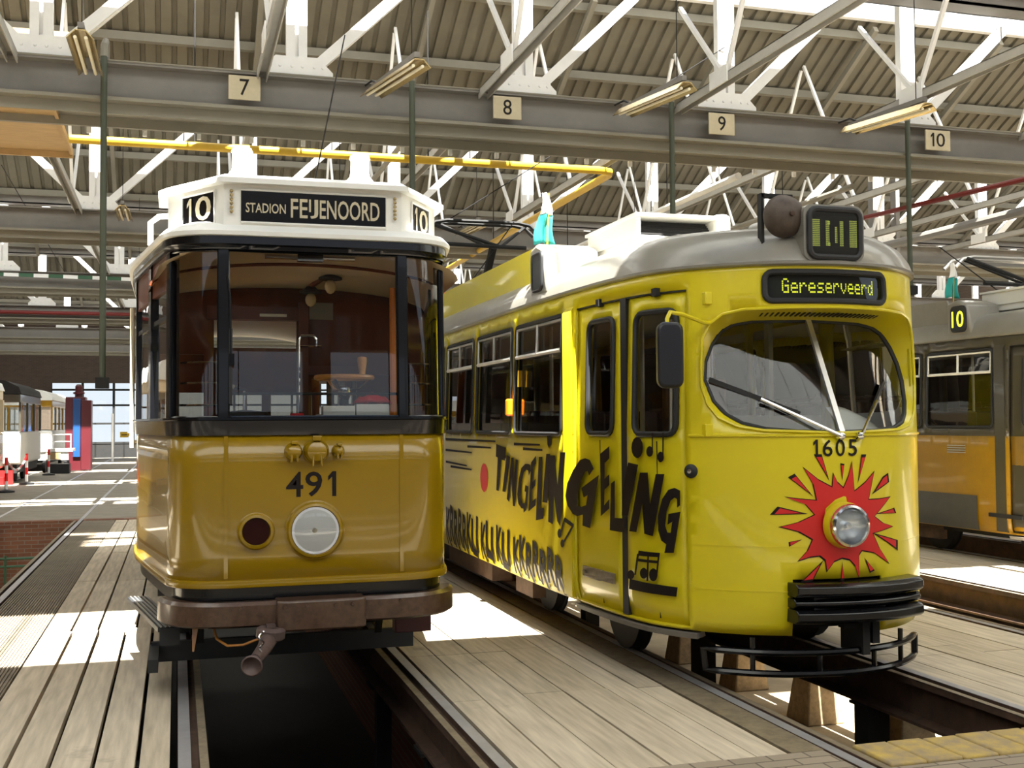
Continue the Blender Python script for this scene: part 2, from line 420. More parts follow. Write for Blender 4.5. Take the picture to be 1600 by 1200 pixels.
m = MB(); m.box(1.85, 1.97, 3.0, 21.4, -1.45, -.28); m.box(-.75, -.63, 3.0, 21.4, -1.45, -.07); m.build('pit_light_block', K['brick'], kind='structure', smooth=False)  # brick walls added to keep light out of the ochre tram's pit
m = MB(); m.box(-.63, 1.85, 3.0, 21.4, -1.46, -1.435); m.box(-.63, 1.85, 3.19, 3.23, -1.45, -.04); m.build('floor', K['pitshade'], kind='structure', smooth=False)  # near-black sheet and end face: pit shade put into the colour
# --- rails
def rail(k, side, y0, y1):
    s = side; xi = ctr(k)+s*.7175                    # running edge
    prof = [(0,-.001),(.065,-.001),(.065,-.05),(.03,-.05),(.03,-.26),(.07,-.28),(.07,-.30),(-.09,-.30),(-.09,-.28),(-.015,-.26),(-.015,-.06),(-.085,-.05),(-.085,-.008),(-.04,-.008),(-.04,-.035),(0,-.035)]
    poly = [(xi+s*a, z) for a, z in prof]
    r = thing('tram_rail', 'rail', 'rail', (xi, (y0+y1)/2, -.30))
    m = MB(); m.prism(poly, lambda u, v, t: (u, t, v), y0, y1); m.build('rail_web', K['rust'], r, smooth=False)
    m = MB(); m.box(min(xi,xi+s*.063), max(xi,xi+s*.063), y0, y1, -.003, .001); m.build('rail_head', K['rail'], r, smooth=False)
    m = MB(); a, b = sorted((xi-s*.085, xi-s*.042)); m.box(a, b, y0, y1, -.012, -.006); m.build('guard_lip', K['lip'], r, smooth=False)
    return r
RL = {(-2,-1):'far western rail of the track under the distant parked trams', (-2,1):'eastern rail of the track under the distant parked trams',
 (-1,-1):'rail on the far side of the empty pit beside the ribbed walkway', (-1,1):'shiny rail between the empty left pit and the ribbed steel walkway',
 (0,-1):'rail under the left wheels of ochre tram 491', (0,1):'rail under the right wheels of ochre tram 491',
 (1,-1):'rail under the door side of yellow tram 1605', (1,1):'rail on the right side of the sunlit pit under tram 1605',
 (2,-1):'near rail of the empty track between yellow tram 1605 and the grey tram', (2,1):'far rail of the empty track, beside the sunlit boards',
 (3,-1):'near rail under the grey and amber tram', (3,1):'far rail under the grey and amber tram'}
for (k, s), lb in RL.items(): rail(k, s, -5.9, 61.5)['label'] = lb
# posts under the rails
def post(x, y, foot, lab, grp, w=.13, tilt=0):
    t = thing('rail_post', lab, 'post', (x, y, -1.45), grp)
    m = MB(); m.bar((x+tilt, y, -1.45), (x, y, -.30), w, w); m.box(x-.11, x+.11, y-.11, y+.11, -.32, -.30); m.build('steel_post', K['rust'] if foot else K['dark'], t)
    if foot:
        m = MB(); a, b = .22, .16
        m.add([(x-a,y-a,-1.45),(x+a,y-a,-1.45),(x+a,y+a,-1.45),(x-a,y+a,-1.45),(x-b,y-b,-1.0),(x+b,y-b,-1.0),(x+b,y+b,-1.0),(x-b,y+b,-1.0)],
              [(0,3,2,1),(4,5,6,7),(0,1,5,4),(1,2,6,5),(2,3,7,6),(3,0,4,7)])
        m.build('concrete_footing', K['foot'], t, bevel=.02)
    return t
for i, y in enumerate((6.95, 9.6, 12.6)): post(ctr(1)+.72, y, False, 'black steel post under the right rail of the pit beneath tram 1605', 'posts under the right rail of the sunlit pit', .17)
for i, y in enumerate((6.05, 7.35, 9.9)): post(ctr(1)-.72, y, False, 'black steel post under the door side rail of tram 1605', 'posts under the door side rail of the sunlit pit', .15)
for y in (7.4, 8.95, 10.5, 12.05, 13.6): post(ctr(2)-.74, y, True, 'rail post on a rough pyramid concrete footing in the sunlit pit', 'posts on concrete footings in the sunlit pit')
for y in (6.8, 8.6): post(ctr(0)+.72, y, False, 'steel post under the right rail of the dark pit beneath tram 491', 'posts in the dark pit under tram 491', .11)
# under-deck cross beams
m = MB()
for y in (6.2, 8.4, 10.6, 12.8, 15, 17.2, 19.4):
    for k in (-2, -1, 0, 1, 2):
        m.box(ctr(k)+.82, ctr(k+1)-.82, y-.06, y+.06, -.26, -.07)
m.build('floor', K['dark'], kind='structure', smooth=False)
# pipe lying in the empty pit on the right
m = MB(); m.tube([(ctr(2)+.45, 8.2, -.62), (ctr(2)+.45, 11.4, -.62)], .055, 12); o = m.build('pit_pipe', K['gas'])
tag(o, 'orange lagged pipe in the empty pit in front of the grey tram', 'pipe')
# green railing and pipes at the brick end of the left pit
t = thing('pit_railing', 'green pipe railing in front of the brick end wall of the left pit', 'railing', (-2.1, 20.6, -1.45))
m = MB()
for z in (-.55, -.68): m.tube([(-3.0, 20.6, z), (-1.4, 20.6, z)], .02, 6)
m.build('rail_pipe', K['fgreen'], t)
for x in (-2.75, -2.2, -1.75):
    m = MB(); m.tube([(x, 20.6, -1.45), (x, 20.6, -.5)], .022, 6); m.build('stanchion', K['fgreen'], t)

# --- roof: sheets, purlins, gutters, roof glass
def sheet(y0, z0, y1, z1, p=.26):
    m = MB(); n = int((XE-XW)/p); v = []; f = []
    for i in range(n):
        x = XW + i*p
        for dx, h in ((0,0),(.165,0),(.18,.055),(.245,.055)):
            v += [(x+dx*p/.26, y0, z0+h), (x+dx*p/.26, y1, z1+h)]
    for i in range(len(v)//2-1): f.append((2*i, 2*i+1, 2*i+3, 2*i+2))
    m.add(v, f); return m.build('ceiling', K['sheet'], kind='structure', smooth=False, fixn=False)
for n, yg in enumerate(GUT):
    yn = GUT[n+1] if n+1 < len(GUT) else YB+.3
    L = 3.35
    yr = yn - L; zr = ZG + SL*L
    sheet(yr, zr, yn, ZG)
    for q, d in enumerate((2.98, 1.61, .25)):
        y = yn-d; z = ZG+SL*d
        m = MB(); m.box(XW, XE, y-.035, y+.035, z-.17, z-.03); m.box(XW, XE, y-.07, y+.07, z-.18, z-.165)
        m.build('ceiling_purlin', K['steelb'], kind='structure', smooth=False)
    m = MB(); m.box(XW, XE, yn-.12, yn+.22, ZG-.22, ZG-.19); m.box(XW, XE, yn-.12, yn-.09, ZG-.22, ZG+.05); m.box(XW, XE, yn+.19, yn+.22, ZG-.22, ZG+.05)
    m.build('ceiling_gutter', K['steelg'], kind='structure', smooth=False)
    # glass slope: clear strip at the gutter, frosted above
    sl = (zr-ZG)/(yr-yg)
    yc = yg+.25; yd = yg+(2.15 if n else 1.0)
    zf = lambda y: ZG+sl*(y-yg)
    m = MB(); m.add([(XW,yc,zf(yc)),(XE,yc,zf(yc)),(XE,yd,zf(yd)),(XW,yd,zf(yd))], [(0,1,2,3)]); m.build('window_%d' % (n*2+1), K['glass'], kind='structure', smooth=False)
    m = MB(); m.add([(XW,yd,zf(yd)),(XE,yd,zf(yd)),(XE,yr,zf(yr)),(XW,yr,zf(yr))], [(0,1,2,3)]); m.build('window_%d' % (n*2+2), K['frost'], kind='structure', smooth=False)
    m = MB(); x = XW
    while x < XE:
        m.bar((x, yg+.2, zf(yg+.2)-.03), (x, yr, zr-.03), .035, .06); x += 1.4
    m.box(XW, XE, yd-.04, yd+.04, zf(yd)-.10, zf(yd)-.01); m.box(XW, XE, yr-.06, yr+.06, zr-.14, zr+.02)
    m.build('ceiling_glazing_bar', K['steelw'], kind='structure', smooth=False)

# --- lattice girders across the hall
NX = [-1.46+2.8*k for k in range(-3, 13)]
GY = [g+.85 for g in GUT[2:]]
def girder(y, n):
    lab = {1: 'nearest lattice roof girder, carrying the track number plates 7 to 10', 2: 'second lattice roof girder from the front, behind the yellow gas pipe'}.get(n, ORD[n]+' lattice roof girder from the front, seen far back over the left tracks')
    g = thing('roof_girder', lab, 'girder', (4, y, 5.3))
    m = MB(); m.box(XW, XE, y-.02, y+.02, 5.46, 5.84); m.box(XW, XE, y-.16, y+.16, 5.84, 5.862); m.build('chord_web', K['steelg'], g, smooth=False)
    m = MB(); m.box(XW, XE, y-.20, y+.26, 5.42, 5.458); m.box(XW, XE, y-.06, y-.03, 5.30, 5.42); m.build('chord_flange', K['steelb'], g, smooth=False)
    m = MB(); m.box(XW, XE, y+.5, y+.56, 5.29, 5.40); m.box(XW, XE, y+.26, y+.62, 5.40, 5.42); m.build('gutter_walkway', K['steelb'], g, smooth=False)
    m = MB(); m.box(XW, XE, y-.12, y+.12, 8.5, 8.7); m.build('top_chord', K['steelw'], g, smooth=False)
    for i, x in enumerate(NX):
        m = MB(); m.box(x-.12, x-.02, y-.07, y+.05, 5.86, 8.5); m.box(x+.02, x+.12, y-.07, y+.05, 5.86, 8.5); m.box(x-.03, x+.03, y-.02, y+.02, 5.86, 8.5); m.build('vertical', K['steelw'], g, smooth=False)
        m = MB(); m.prism([(x-.42,5.86),(x+.42,5.86),(x+.42,5.95),(x+.25,6.12),(x-.25,6.12),(x-.42,5.95)], lambda u, v, t: (u, y+t, v), -.09, -.07)
        for dx in (-.3,-.2,-.06,.06,.2,.3):
            for z in (5.9, 6.0): m.lathe([(.018,0),(.014,.012)], (x+dx, y-.09, z), (0,-1,0), 6)
        m.build('gusset_plate', K['steelw'], g, smooth=False)
        dirs = (1,) if x > -1.4 else ((-1,) if x < -1.5 else (1, -1))
        for s in dirs:
            m = MB(); m.bar((x+s*.18, y-.05, 5.98), (x+s*2.72, y-.05, 8.45), .13, .05, (0,1,0)); m.bar((x+s*.18, y+.03, 5.98), (x+s*2.72, y+.03, 8.45), .13, .05, (0,1,0)); m.build('diagonal', K['steelw'], g, smooth=False)
    return g
for i, y in enumerate(GY): girder(y, i+1).location.z -= (.12, .20, .26)[min(i, 2)]
# white clips below the walkway of the first girder
g = [o for o in COL.objects if o.name == 'roof_girder'][0]
for i in range(18):
    x = -1.0 + i*.62
    m = MB(); m.box(x-.025, x+.025, GY[0]+.55, GY[0]+.59, 5.10, 5.17); m.build('clip', K['paper'], g)

# --- ties with V struts running from girder to girder
TX = [-1.75, .93, 3.6, 6.22, 8.88, 11.6, 14.2, 17.0]
def tie(x, y1, y0, zt, lab, grp):
    t = thing('roof_tie', lab, 'tie bar', (x, (y0+y1)/2, zt), grp)
    m = MB(); m.box(x-.06, x-.045, y0, y1, zt, zt+.11); m.box(x+.045, x+.06, y0, y1, zt, zt+.11); m.box(x-.06, x+.06, y0, y1, zt+.10, zt+.11); m.build('tie_bar', K['steelt'], t, smooth=False)
    m = MB(); m.box(x-.075, x-.06, y1-1.5, y1-1.05, zt+.0, zt+.2); m.build('joint_plate', K['steelw'], t, smooth=False)
    gz = lambda y: ZG+SL*max(0,(y1+.1-.85)-y)-.12
    for a, b in (((y1-1.28, zt+.12), (y1-.1, zt+1.35)), ((y1-1.35, zt+.12), (y1-2.9, gz(y1-2.9))), ((y1-4.6, zt+.12), (y1-3.0, gz(y1-3.0)))):
        m = MB(); m.bar((x, a[0], a[1]), (x, b[0], b[1]), .05, .05); m.build('strut', K['steelw'], t, smooth=False)
for i, y in enumerate(GY):
    y0 = GY[i-1] if i else 4.9
    for x in TX:
        if i == 0:
            lab = {3.6:'steel tie bar with V struts over the tram roofs, beside plate 8', 6.22:'steel tie bar with V struts meeting the girder beside plate 9', 8.88:'steel tie bar with V struts above the grey tram, beside plate 10'}.get(x, 'steel tie bar with V struts above the nearest girder, at the picture edge')
            tie(x, y-.1, y0, 5.66, lab, 'ties before the nearest girder')
        else:
            tie(x, y-.1, y0+.6, 5.56, 'steel tie bar with V struts running to the %s girder' % ORD[i+1], 'ties running to the %s girder' % ORD[i+1])

# --- rafters under the sheets
for n in range(2, len(GUT)-1):
    yn = GUT[n+1]
    for x in (-4.3, -1.5, 1.3, 4.1, 6.9, 9.7, 12.5, 15.3, 18.1, 20.9, 23.7):
        m = MB(); m.bar((x, yn-3.3, ZG+SL*3.3-.24), (x, yn, ZG-.24), .09, .12); m.build('ceiling_rafter', K['steelb'], kind='structure', smooth=False)

# --- number plates, lamps, drop pipes on the first girder
for s, x, w in (('7', .73, .36), ('8', 3.88, .36), ('9', 6.79, .37), ('10', 10.10, .40)):
    t = thing('number_plate', 'cream track plate with black number %s' % {'7':'seven, on the girder above the ochre tram','8':'eight, on the nearest girder','9':'nine, on the girder above the bell','10':'ten, on the girder above the grey tram'}[s], 'sign', (x, 13.02, 5.52))
    t.location.z -= .0
    m = MB(); m.box(x-w/2, x+w/2, 13.19, 13.215, 5.50, 5.78); m.build('plate', K['plate'], t, bevel=.004)
    wd = .10 if len(s) == 1 else .20
    m = text(s, x-wd/2*1.1, x+wd/2*1.1, 5.55, 5.74, lambda u, v: (u, 13.186, v), .004) if len(s) == 1 else text('0', x-.03, x+.11, 5.55, 5.74, lambda u, v: (u, 13.186, v), .004, text('1', x-.12, x-.065, 5.55, 5.74, lambda u, v: (u, 13.186, v))); m.build('numeral', K['ink'], t, smooth=False); t.location.z -= .095
def fixture(x, y, z, lab, grp, L=1.45, k=0.0):
    sk = lambda p: (p[0]+k*(p[1]-y), p[1], p[2])
    def fin(m): m.v = [sk(p) for p in m.v]; return m
    t = thing('strip_light', lab, 'lamp', (x, y, z), grp)
    m = MB(); m.prism([(-.13,-.02),(-.05,.07),(.05,.07),(.13,-.02),(.125,-.025),(.045,.06),(-.045,.06),(-.125,-.025)], lambda u, v, q: (x+u, y+q, z+v+.04*q), -L/2, L/2); fin(m).build('reflector', K['gold'], t, smooth=False)
    m = MB(); m.box(x-.03, x+.03, y-L/2+.05, y+L/2-.05, z+.07, z+.13); fin(m).build('ballast_box', K['steelg'], t)
    for dx in (-.05, .05):
        m = MB(); m.tube([(x+dx, y-L/2+.03, z+.0-.04*L/2), (x+dx, y+L/2-.03, z+.0+.04*L/2)], .018, 8); fin(m).build('lamp_tube', K['tubew'], t)
    m = MB(); m.tube([(x, y+L/2-.2, z+.12), (x, y+L/2-.05, z+.2), (x, y+L/2+.18, z+.2)], .012, 6); fin(m).build('hanger', K['dark'], t)
    m = MB(); m.tube([(x, y-L/2+.2, z+.12), (x, y-L/2+.2, z+1.9)], .006, 5); fin(m).build('hanging_wire', K['dark'], t)
FX = [(-.92, 'at the left of plate 7'), (2.31, 'between plates 7 and 8'), (5.45, 'between plates 8 and 9'), (8.68, 'beside plate 10')]
for (x, s), k in zip(FX, (.0, -.19, -.14, -.12)): fixture(x, 12.35, 5.50, 'gilded strip light hung on the nearest girder, '+s, 'strip lights along the nearest girder', k=k)
for i in (1, 2, 3, 4):
    for x, _ in FX: fixture(x, GY[i]-1.05, 5.42, 'gilded strip light hung on the %s girder' % ORD[i+1], 'strip lights along the %s girder' % ORD[i+1])
DP = [(-.79, 'passing beside the old ochre tram', 2.1), (2.68, 'ending behind the ochre tram', 2.1), (6.06, 'ending behind the bright yellow tram', 2.1), (9.58, 'ending above the grey tram', 3.4)]
for x, s, zb in DP:
    t = thing('drop_pipe', 'dark green drop pipe hung from the nearest girder, '+s, 'pipe', (x, 13.15, zb))
    m = MB(); m.tube([(x, 13.15, zb+.1), (x, 13.15, 5.76)], .036, 10); m.build('pipe', K['green'], t)
    m = MB(); m.tube([(x, 13.15, 5.76), (x, 13.17, 5.90), (x+.01, 13.26, 5.97), (x+.01, 13.34, 5.92), (x+.01, 13.36, 5.74)], .04, 8); m.build('pipe_bend', K['steelb'], t)
    m = MB(); m.box(x-.07, x+.07, 13.08, 13.2, zb-.02, zb+.1); m.build('socket_box', K['dark'], t)
m = MB(); m.tube([(XW, 13.23, 5.755), (XE, 13.23, 5.755)], .010, 6); m.tube([(XW, 13.28, 5.755), (XE, 13.28, 5.755)], .01, 6)
tag(m.build('conduit', K['steelb']), 'thin cable conduit along the top of the nearest girder', 'conduit')
# gas pipe, other pipes
m = MB(); pts = [(-1.28, 14.65, 5.18), (5.65, 14.62, 5.18), (5.80, 14.68, 5.18), (5.86, 14.85, 5.18), (5.95, 40, 5.18)]
m.tube(pts, .055, 12); gp = tag(m.build('gas_pipe', K['gas']), 'yellow gas pipe running behind the nearest girder, then back over tram 1605', 'pipe')
m = MB()
for p in ((.2,14.65,5.18),(3.2,14.64,5.18),(5.88,21.0,5.18),(5.9,30,5.18)): m.tube([p, (p[0],p[1],7.2)], .01, 5)
m.build('pipe_hanger', K['dark'], gp)
for nm, c, x, z, r, lb in (('fire_main', 'redp', 10.9, 4.62, .035, 'dark red pipe running back under the roof over the grey tram'), ('cream_pipe', 'steelb', 9.2, 5.0, .045, 'cream pipe running back above the grey tram roof'), ('steel_pipe', 'steelw', 7.4, 5.05, .05, 'pale steel pipe running back behind the bell of tram 1605'), ('cable_tray', 'steelg', 12.2, 4.8, .08, 'grey cable tray running back over the grey tram'), ('brown_pipe', 'steelb', 2.9, 5.45, .04, 'thin cream pipe running back above the pantograph of tram 1605')):
    m = MB(); m.tube([(x, 13.9, z), (x, 52, z)] if nm != 'fire_main' else [(10.12, 10.2, z), (8.5, 22.3, z), (7.6, 29, z)], r, 8); pp = tag(m.build(nm, K[c]), lb, 'pipe'); m = MB()
    for y in (21, 30, 38.5, 47):
        if nm != 'fire_main': m.tube([(x,y,z), (x,y,7.2)], .01, 5)
        elif y < 25: m.tube([(8.875,19.5,z), (8.875,19.5,8.0)], .01, 5)
    m.build('pipe_hanger', K['dark'], pp)
m = MB(); m.tube([(-9, 39.6, 5.36), (3, 39.6, 5.36)], .06, 8); tag(m.build('fire_main', K['redp']), 'red pipe across the hall far back on the left', 'pipe')
def stripes(name):
    mt = K['fgreen']; return mt
t = thing('striped_tape', 'green and white barrier tape stretched across the hall far back', 'tape', (-4, 30.75, 5.4))
for i in range(24):
    x = -7+i*.35; m = MB(); m.bar((x, 30.75, 5.52-.004*i), (x+.35, 30.75, 5.516-.004*i), .01, .09); m.build('tape_band', K['fgreen'] if i % 2 else K['whitec'], t)
# plywood platform under the first girder, upper left, and timber plank
t = thing('plywood_platform', 'plywood platform hung under the nearest girder at upper left', 'platform', (-2.0, 14.5, 5.2))
m = MB(); m.box(-4.5, -1.36, 13.5, 15.7, 5.26, 5.29); m.build('plywood_sheet', K['ply'], t, smooth=False)
m = MB(); m.box(-1.36, -1.32, 13.5, 15.7, 5.22, 5.30); m.box(-4.5, -1.32, 15.7, 15.74, 5.18, 5.30); m.build('edge_batten', K['ply'], t, smooth=False)
m = MB(); m.box(-6, -1.2, 14.9, 14.96, 6.42, 6.58); tag(m.build('timber_plank', K['ply']), 'sunlit orange timber plank behind the girder at upper left', 'plank')
# thin guy wires
for p, q, lb in (((1.9, 13.3, 6.3), (1.05, 10.2, 3.2), 'thin black wire crossing in front of plate 7'), ((6.9, 13.3, 6.6), (3.5, 14.9, 4.42), 'long thin black wire slanting down beside plate 8'), ((-3.07, 22.1, 6.4), (-2.78, 31, 5.6), 'thin wire with a white insulator at the left edge')):
    m = MB(); m.tube([p, q], .008, 5); tag(m.build('guy_wire', K['dark']), lb, 'wire')

# --- walls
m = MB(); m.box(XW-.3, XW, YF, YB, 0, 9.5); m.build('wall_left', K['wallb'], kind='structure', smooth=False)
m = MB(); m.box(XE, XE+.3, YF, YB, 0, 9.5); m.build('wall_right', K['wallb'], kind='structure', smooth=False)
# wall behind the camera: piers and a lintel, unseen dark gates added shut to dim reflections
m = MB(); m.box(XW, XE, YF-.3, YF, 4.3, 6.0); m.box(XW, XE, YF-.3, YF, 7.2, 9.5)
for k in range(-4, 12): m.box(ctr(k)+1.35, ctr(k+1)-1.35, YF-.3, YF, 0, 4.3)
m.build('wall_front', K['wallb'], kind='structure', smooth=False)
m = MB()
for k in range(-4, 12): m.box(ctr(k)-1.36, ctr(k)+1.36, YF-.2, YF-.1, 0, 3.2); m.box(ctr(k)-.05, ctr(k)+.05, YF-.2, YF-.08, 3.2, 4.3)
m.build('door_2', K['gate'], kind='structure', smooth=False)
# back wall with a glazed front
m = MB(); m.box(XW, XE, YB, YB+.3, 3.85, 9.5); m.box(XW, -9.9, YB, YB+.3, 0, 3.85); m.box(-9.3, -6.2, YB, YB+.3, 0, 3.85); m.box(12, XE, YB, YB+.3, 0, 3.85)
m.build('wall_back', K['wallb'], kind='structure', smooth=False)
m = MB()
x = -6.2
while x < 12.05: m.box(x-.06, x+.06, YB+.02, YB+.12, .0, 3.85); x += 1.52
for z in (.75, 1.75, 2.7, 3.5): m.box(-6.2, 12, YB+.03, YB+.11, z-.05, z+.05)
m.build('window_90_frame', K['dark'], kind='structure', smooth=False)
m = MB(); m.add([(-6.2,YB+.08,.75),(12,YB+.08,.75),(12,YB+.08,3.85),(-6.2,YB+.08,3.85)], [(0,1,2,3)]); m.build('window_90', K['glass'], kind='structure', smooth=False)
m = MB(); m.box(-6.2, 12, YB+.05, YB+.1, 0, .75); m.build('door_1', K['dark'], kind='structure', smooth=False)
m = MB(); m.box(XW-20, XE+20, YB+.5, YB+60, -.4, -.05); m.box(XW-20, XE+20, YF-50, YF-.3, -.4, -.05); m.build('ground', K['conc'], kind='structure', smooth=False)
# lattice columns far right
for x, y in ((15.5, 22.2), (16.5, 31.0)):
    t = thing('lattice_column', 'grey lattice steel column under the %s girder, far right' % ('second' if y < 25 else 'third'), 'column', (x, y, 0))
    for dx in (-.3, .3):
        m = MB(); m.box(x+dx-.05, x+dx+.05, y-.1, y+.1, 0, 7.2); m.build('stanchion', K['steelg'], t, smooth=False)
    for i in range(9):
        m = MB(); m.bar((x-.3, y, .4+i*.75), (x+.3, y, .4+i*.75+(.7 if i % 2 else 0)), .05, .03); m.build('lacing', K['steelg'], t, smooth=False)
# ------------------------------------------------------------------ curved tram bodies
class Plan:
    """outline of a tram end in plan; s = arc length from the middle of the nose, s<0 is the left (door) side"""
    def __init__(S, half, cx, ny):
        P = [(-w, y) for w, y in half[::-1]] + [(w, y) for w, y in half[1:]]
        P = [Vector(p) for p in P]; P = [2*P[0]-P[1]] + P + [2*P[-1]-P[-2]]
        c = []
        for i in range(1, len(P)-2):
            a, b, d, e = P[i-1:i+3]
            for k in range(10):
                t = k/10
                c.append(.5*((2*b)+(d-a)*t+(2*a-5*b+4*d-e)*t*t+(e-a+3*b-3*d)*t**3))
        c.append(P[-2]); S.c = c; L = [0]
        for i in range(1, len(c)): L.append(L[-1]+(c[i]-c[i-1]).length)
        k = min(range(len(c)), key=lambda i: abs(c[i].x)+abs(c[i].y)); S.L = [l-L[k] for l in L]; S.cx, S.ny = cx, ny
    def at(S, s):
        L = S.L; lo, hi = 0, len(L)-1
        while hi-lo > 1:
            m = (lo+hi)//2
            if L[m] <= s: lo = m
            else: hi = m
        t = (s-L[lo])/(L[hi]-L[lo]); p = S.c[lo].lerp(S.c[hi], t)
        a = S.c[max(lo-1, 0)]; b = S.c[min(hi+1, len(S.c)-1)]
        d = ((S.c[hi]-S.c[lo])*.5+(b-a)*.25).normalized()
        return p, Vector((d.y, -d.x))
    def yx(S, x):                       # nose depth at lateral offset x
        x = abs(x); best = 0
        for i in range(1, len(S.c)):
            a, b = S.c[i-1], S.c[i]
            if a.x >= 0 and a.x <= x <= b.x: return a.y+(b.y-a.y)*(x-a.x)/max(b.x-a.x, 1e-6)
        return 9
    def s_of_y(S, y):                   # arc position on the right side at depth y
        for i in range(1, len(S.c)):
            if S.L[i-1] >= 0 and S.c[i].y >= y: 
                a, b = S.c[i-1], S.c[i]; return S.L[i-1]+(S.L[i]-S.L[i-1])*(y-a.y)/max(b.y-a.y, 1e-6)
        return S.L[-1]
def frange(a, b, d):
    n = max(1, int(round((b-a)/d))); return [a+(b-a)*i/n for i in range(n+1)]
def strip(fn, s0, s1, prof, ds=.06, flat=3.7):
    """sweep a profile [(off,z)] along the body outline; closed section"""
    ss = [s for s in sorted(set([round(q, 4) for q in frange(max(s0, -flat), min(s1, flat), ds)] + [s0, s1])) if s0-1e-4 <= s <= s1+1e-4]
    m = MB(); n = len(prof)
    v = [fn(s, z, o) for s in ss for o, z in prof]; f = []
    for i in range(len(ss)-1):
        for k in range(n): f.append((i*n+k, (i+1)*n+k, (i+1)*n+(k+1) % n, i*n+(k+1) % n))
    f += [tuple(range(n)), tuple((len(ss)-1)*n+k for k in range(n))]
    m.add(v, f); return m
def cover(fn, s0, s1, z0, z1, off=0, ds=.05, nz=2):
    ss = [s for s in sorted(set([round(q, 4) for q in frange(max(s0, -3.7), min(s1, 3.7), ds)] + [s0, s1])) if s0 <= s <= s1]
    m = MB(); v = [fn(s, z0+(z1-z0)*j/(nz-1), off) for s in ss for j in range(nz)]; f = []
    for i in range(len(ss)-1):
        for j in range(nz-1): f.append((i*nz+j, (i+1)*nz+j, (i+1)*nz+j+1, i*nz+j+1))
    m.add(v, f); return m

# ------------------------------------------------------------------ tram 491
OP = Plan([(0,0),(.2,0),(.4,0),(.54,.004),(.67,.03),(.785,.105),(.85,.22),(.885,.4),(.95,.8),(1.04,1.4),(1.09,1.8),(1.11,2.3),(1.115,3.0),(1.115,4.2),(1.115,9)], .81, 6.95)
OX, OY = .81, 6.95
def of(s, z, off=0):
    p, n = OP.at(s); q = p+n*off
    return (OX+q.x, OY+q.y+max(0, z-1.7)*.05, z)
OE = OP.L[-1]
T4 = thing('tram', 'ochre old tram numbered 491 with white roof box reading Stadion Feijenoord', 'tram', (OX, OY+4.5, 0), 'trams in the front row')
def P4(m, name, mt, parent=None, **k): return m.build(name, mt, parent or T4, **k)
bodyA = P4(cover(of, -OE, OE, .70, 1.62, 0, .04, 6), 'body_panel', K['och'], solid=.03)
P4(strip(of, -OE, OE, [(.0,.70),(.014,.705),(.018,.725),(.014,.745),(0,.75)], .05), 'body_bead', K['och'], bodyA)
for s in (-.53, .53):
    m = strip(of, s-.012, s+.012, [(0,.76),(.006,.76),(.006,1.61),(0,1.61)], .012); P4(m, 'seam_strip', K['och'], bodyA)
P4(strip(of, -OE, OE, [(-.03,1.612),(.014,1.612),(.020,1.70),(.03,1.705),(.03,1.718),(-.03,1.722)], .05), 'belt_rail', K['blk'])
P4(strip(of, -OE, OE, [(-.03,2.735),(.02,2.735),(.025,2.76),(.035,2.77),(.035,2.815),(-.03,2.815)], .05), 'cant_rail', K['blk'])
posts = [-8.6, -7.5, -6.4, -5.3, -4.2, -3.2, -2.62, -1.72, -.97, -.545, .545, .97, 1.72, 2.62, 3.2, 4.2, 5.3, 6.4, 7.5, 8.6]
for s in posts:
    w = .028 if abs(s) < .6 else (.036 if abs(s) < 1 else .05)
    P4(strip(of, s-w, s+w, [(-.05,1.715),(.012,1.715),(.012,2.74),(-.05,2.74)], w), 'window_post', K['blk'])
for a, b in zip(posts[:-1], posts[1:]):
    front = abs((a+b)/2) < 1
    nm = 'windscreen' if abs(a+b) < .01 else ('curved_corner_window' if front else 'side_window')
    o = P4(cover(of, a+.03, b-.03, 1.72, 2.735 if front else 2.52, -.015, .03, 2), nm, K['glass'])
    if not front:
        P4(strip(of, a+.03, b-.03, [(-.03,2.52),(0,2.52),(0,2.735),(-.03,2.735)], .2), 'letterboard', K['wood'], o)
        P4(strip(of, a+.03, b-.03, [(-.03,2.33),(0,2.33),(0,2.36),(-.03,2.36)], .2), 'transom', K['blk'], o)
    else:
        P4(outline([(a+.03,1.722),(b-.03,1.722),(b-.03,2.73),(a+.03,2.73)], lambda u, v: of(u, v, 0), .008, 5), 'window_gasket', K['blk'], o)
# lower skirt, underframe
P4(strip(of, -OE, OE, [(-.12,.60),(-.03,.60),(-.03,.70),(-.12,.70)], .06), 'sole_bar', K['blk'])
m = MB(); m.box(OX-.70, OX+.70, OY+.35, OY+8.8, .42, .72); m.box(OX-1.0, OX+1.0, OY+2.2, OY+8.8, .58, .72); P4(m, 'underframe', K['dark'])
for yy in (OY+2.6, OY+5.9):
    for sx in (-1, 1):
        m = MB(); m.lathe([(.05,-.06),(.30,-.06),(.36,-.05),(.36,-.035),(.335,-.03),(.335,.05),(.05,.06)], (OX+sx*.74, yy, .338), (sx,0,0), 28); P4(m, 'wheel', K['dark'])
m = MB(); m.box(OX-.95, OX+.95, OY+2.2, OY+6.3, .36, .44); P4(m, 'truck_frame', K['dark'])
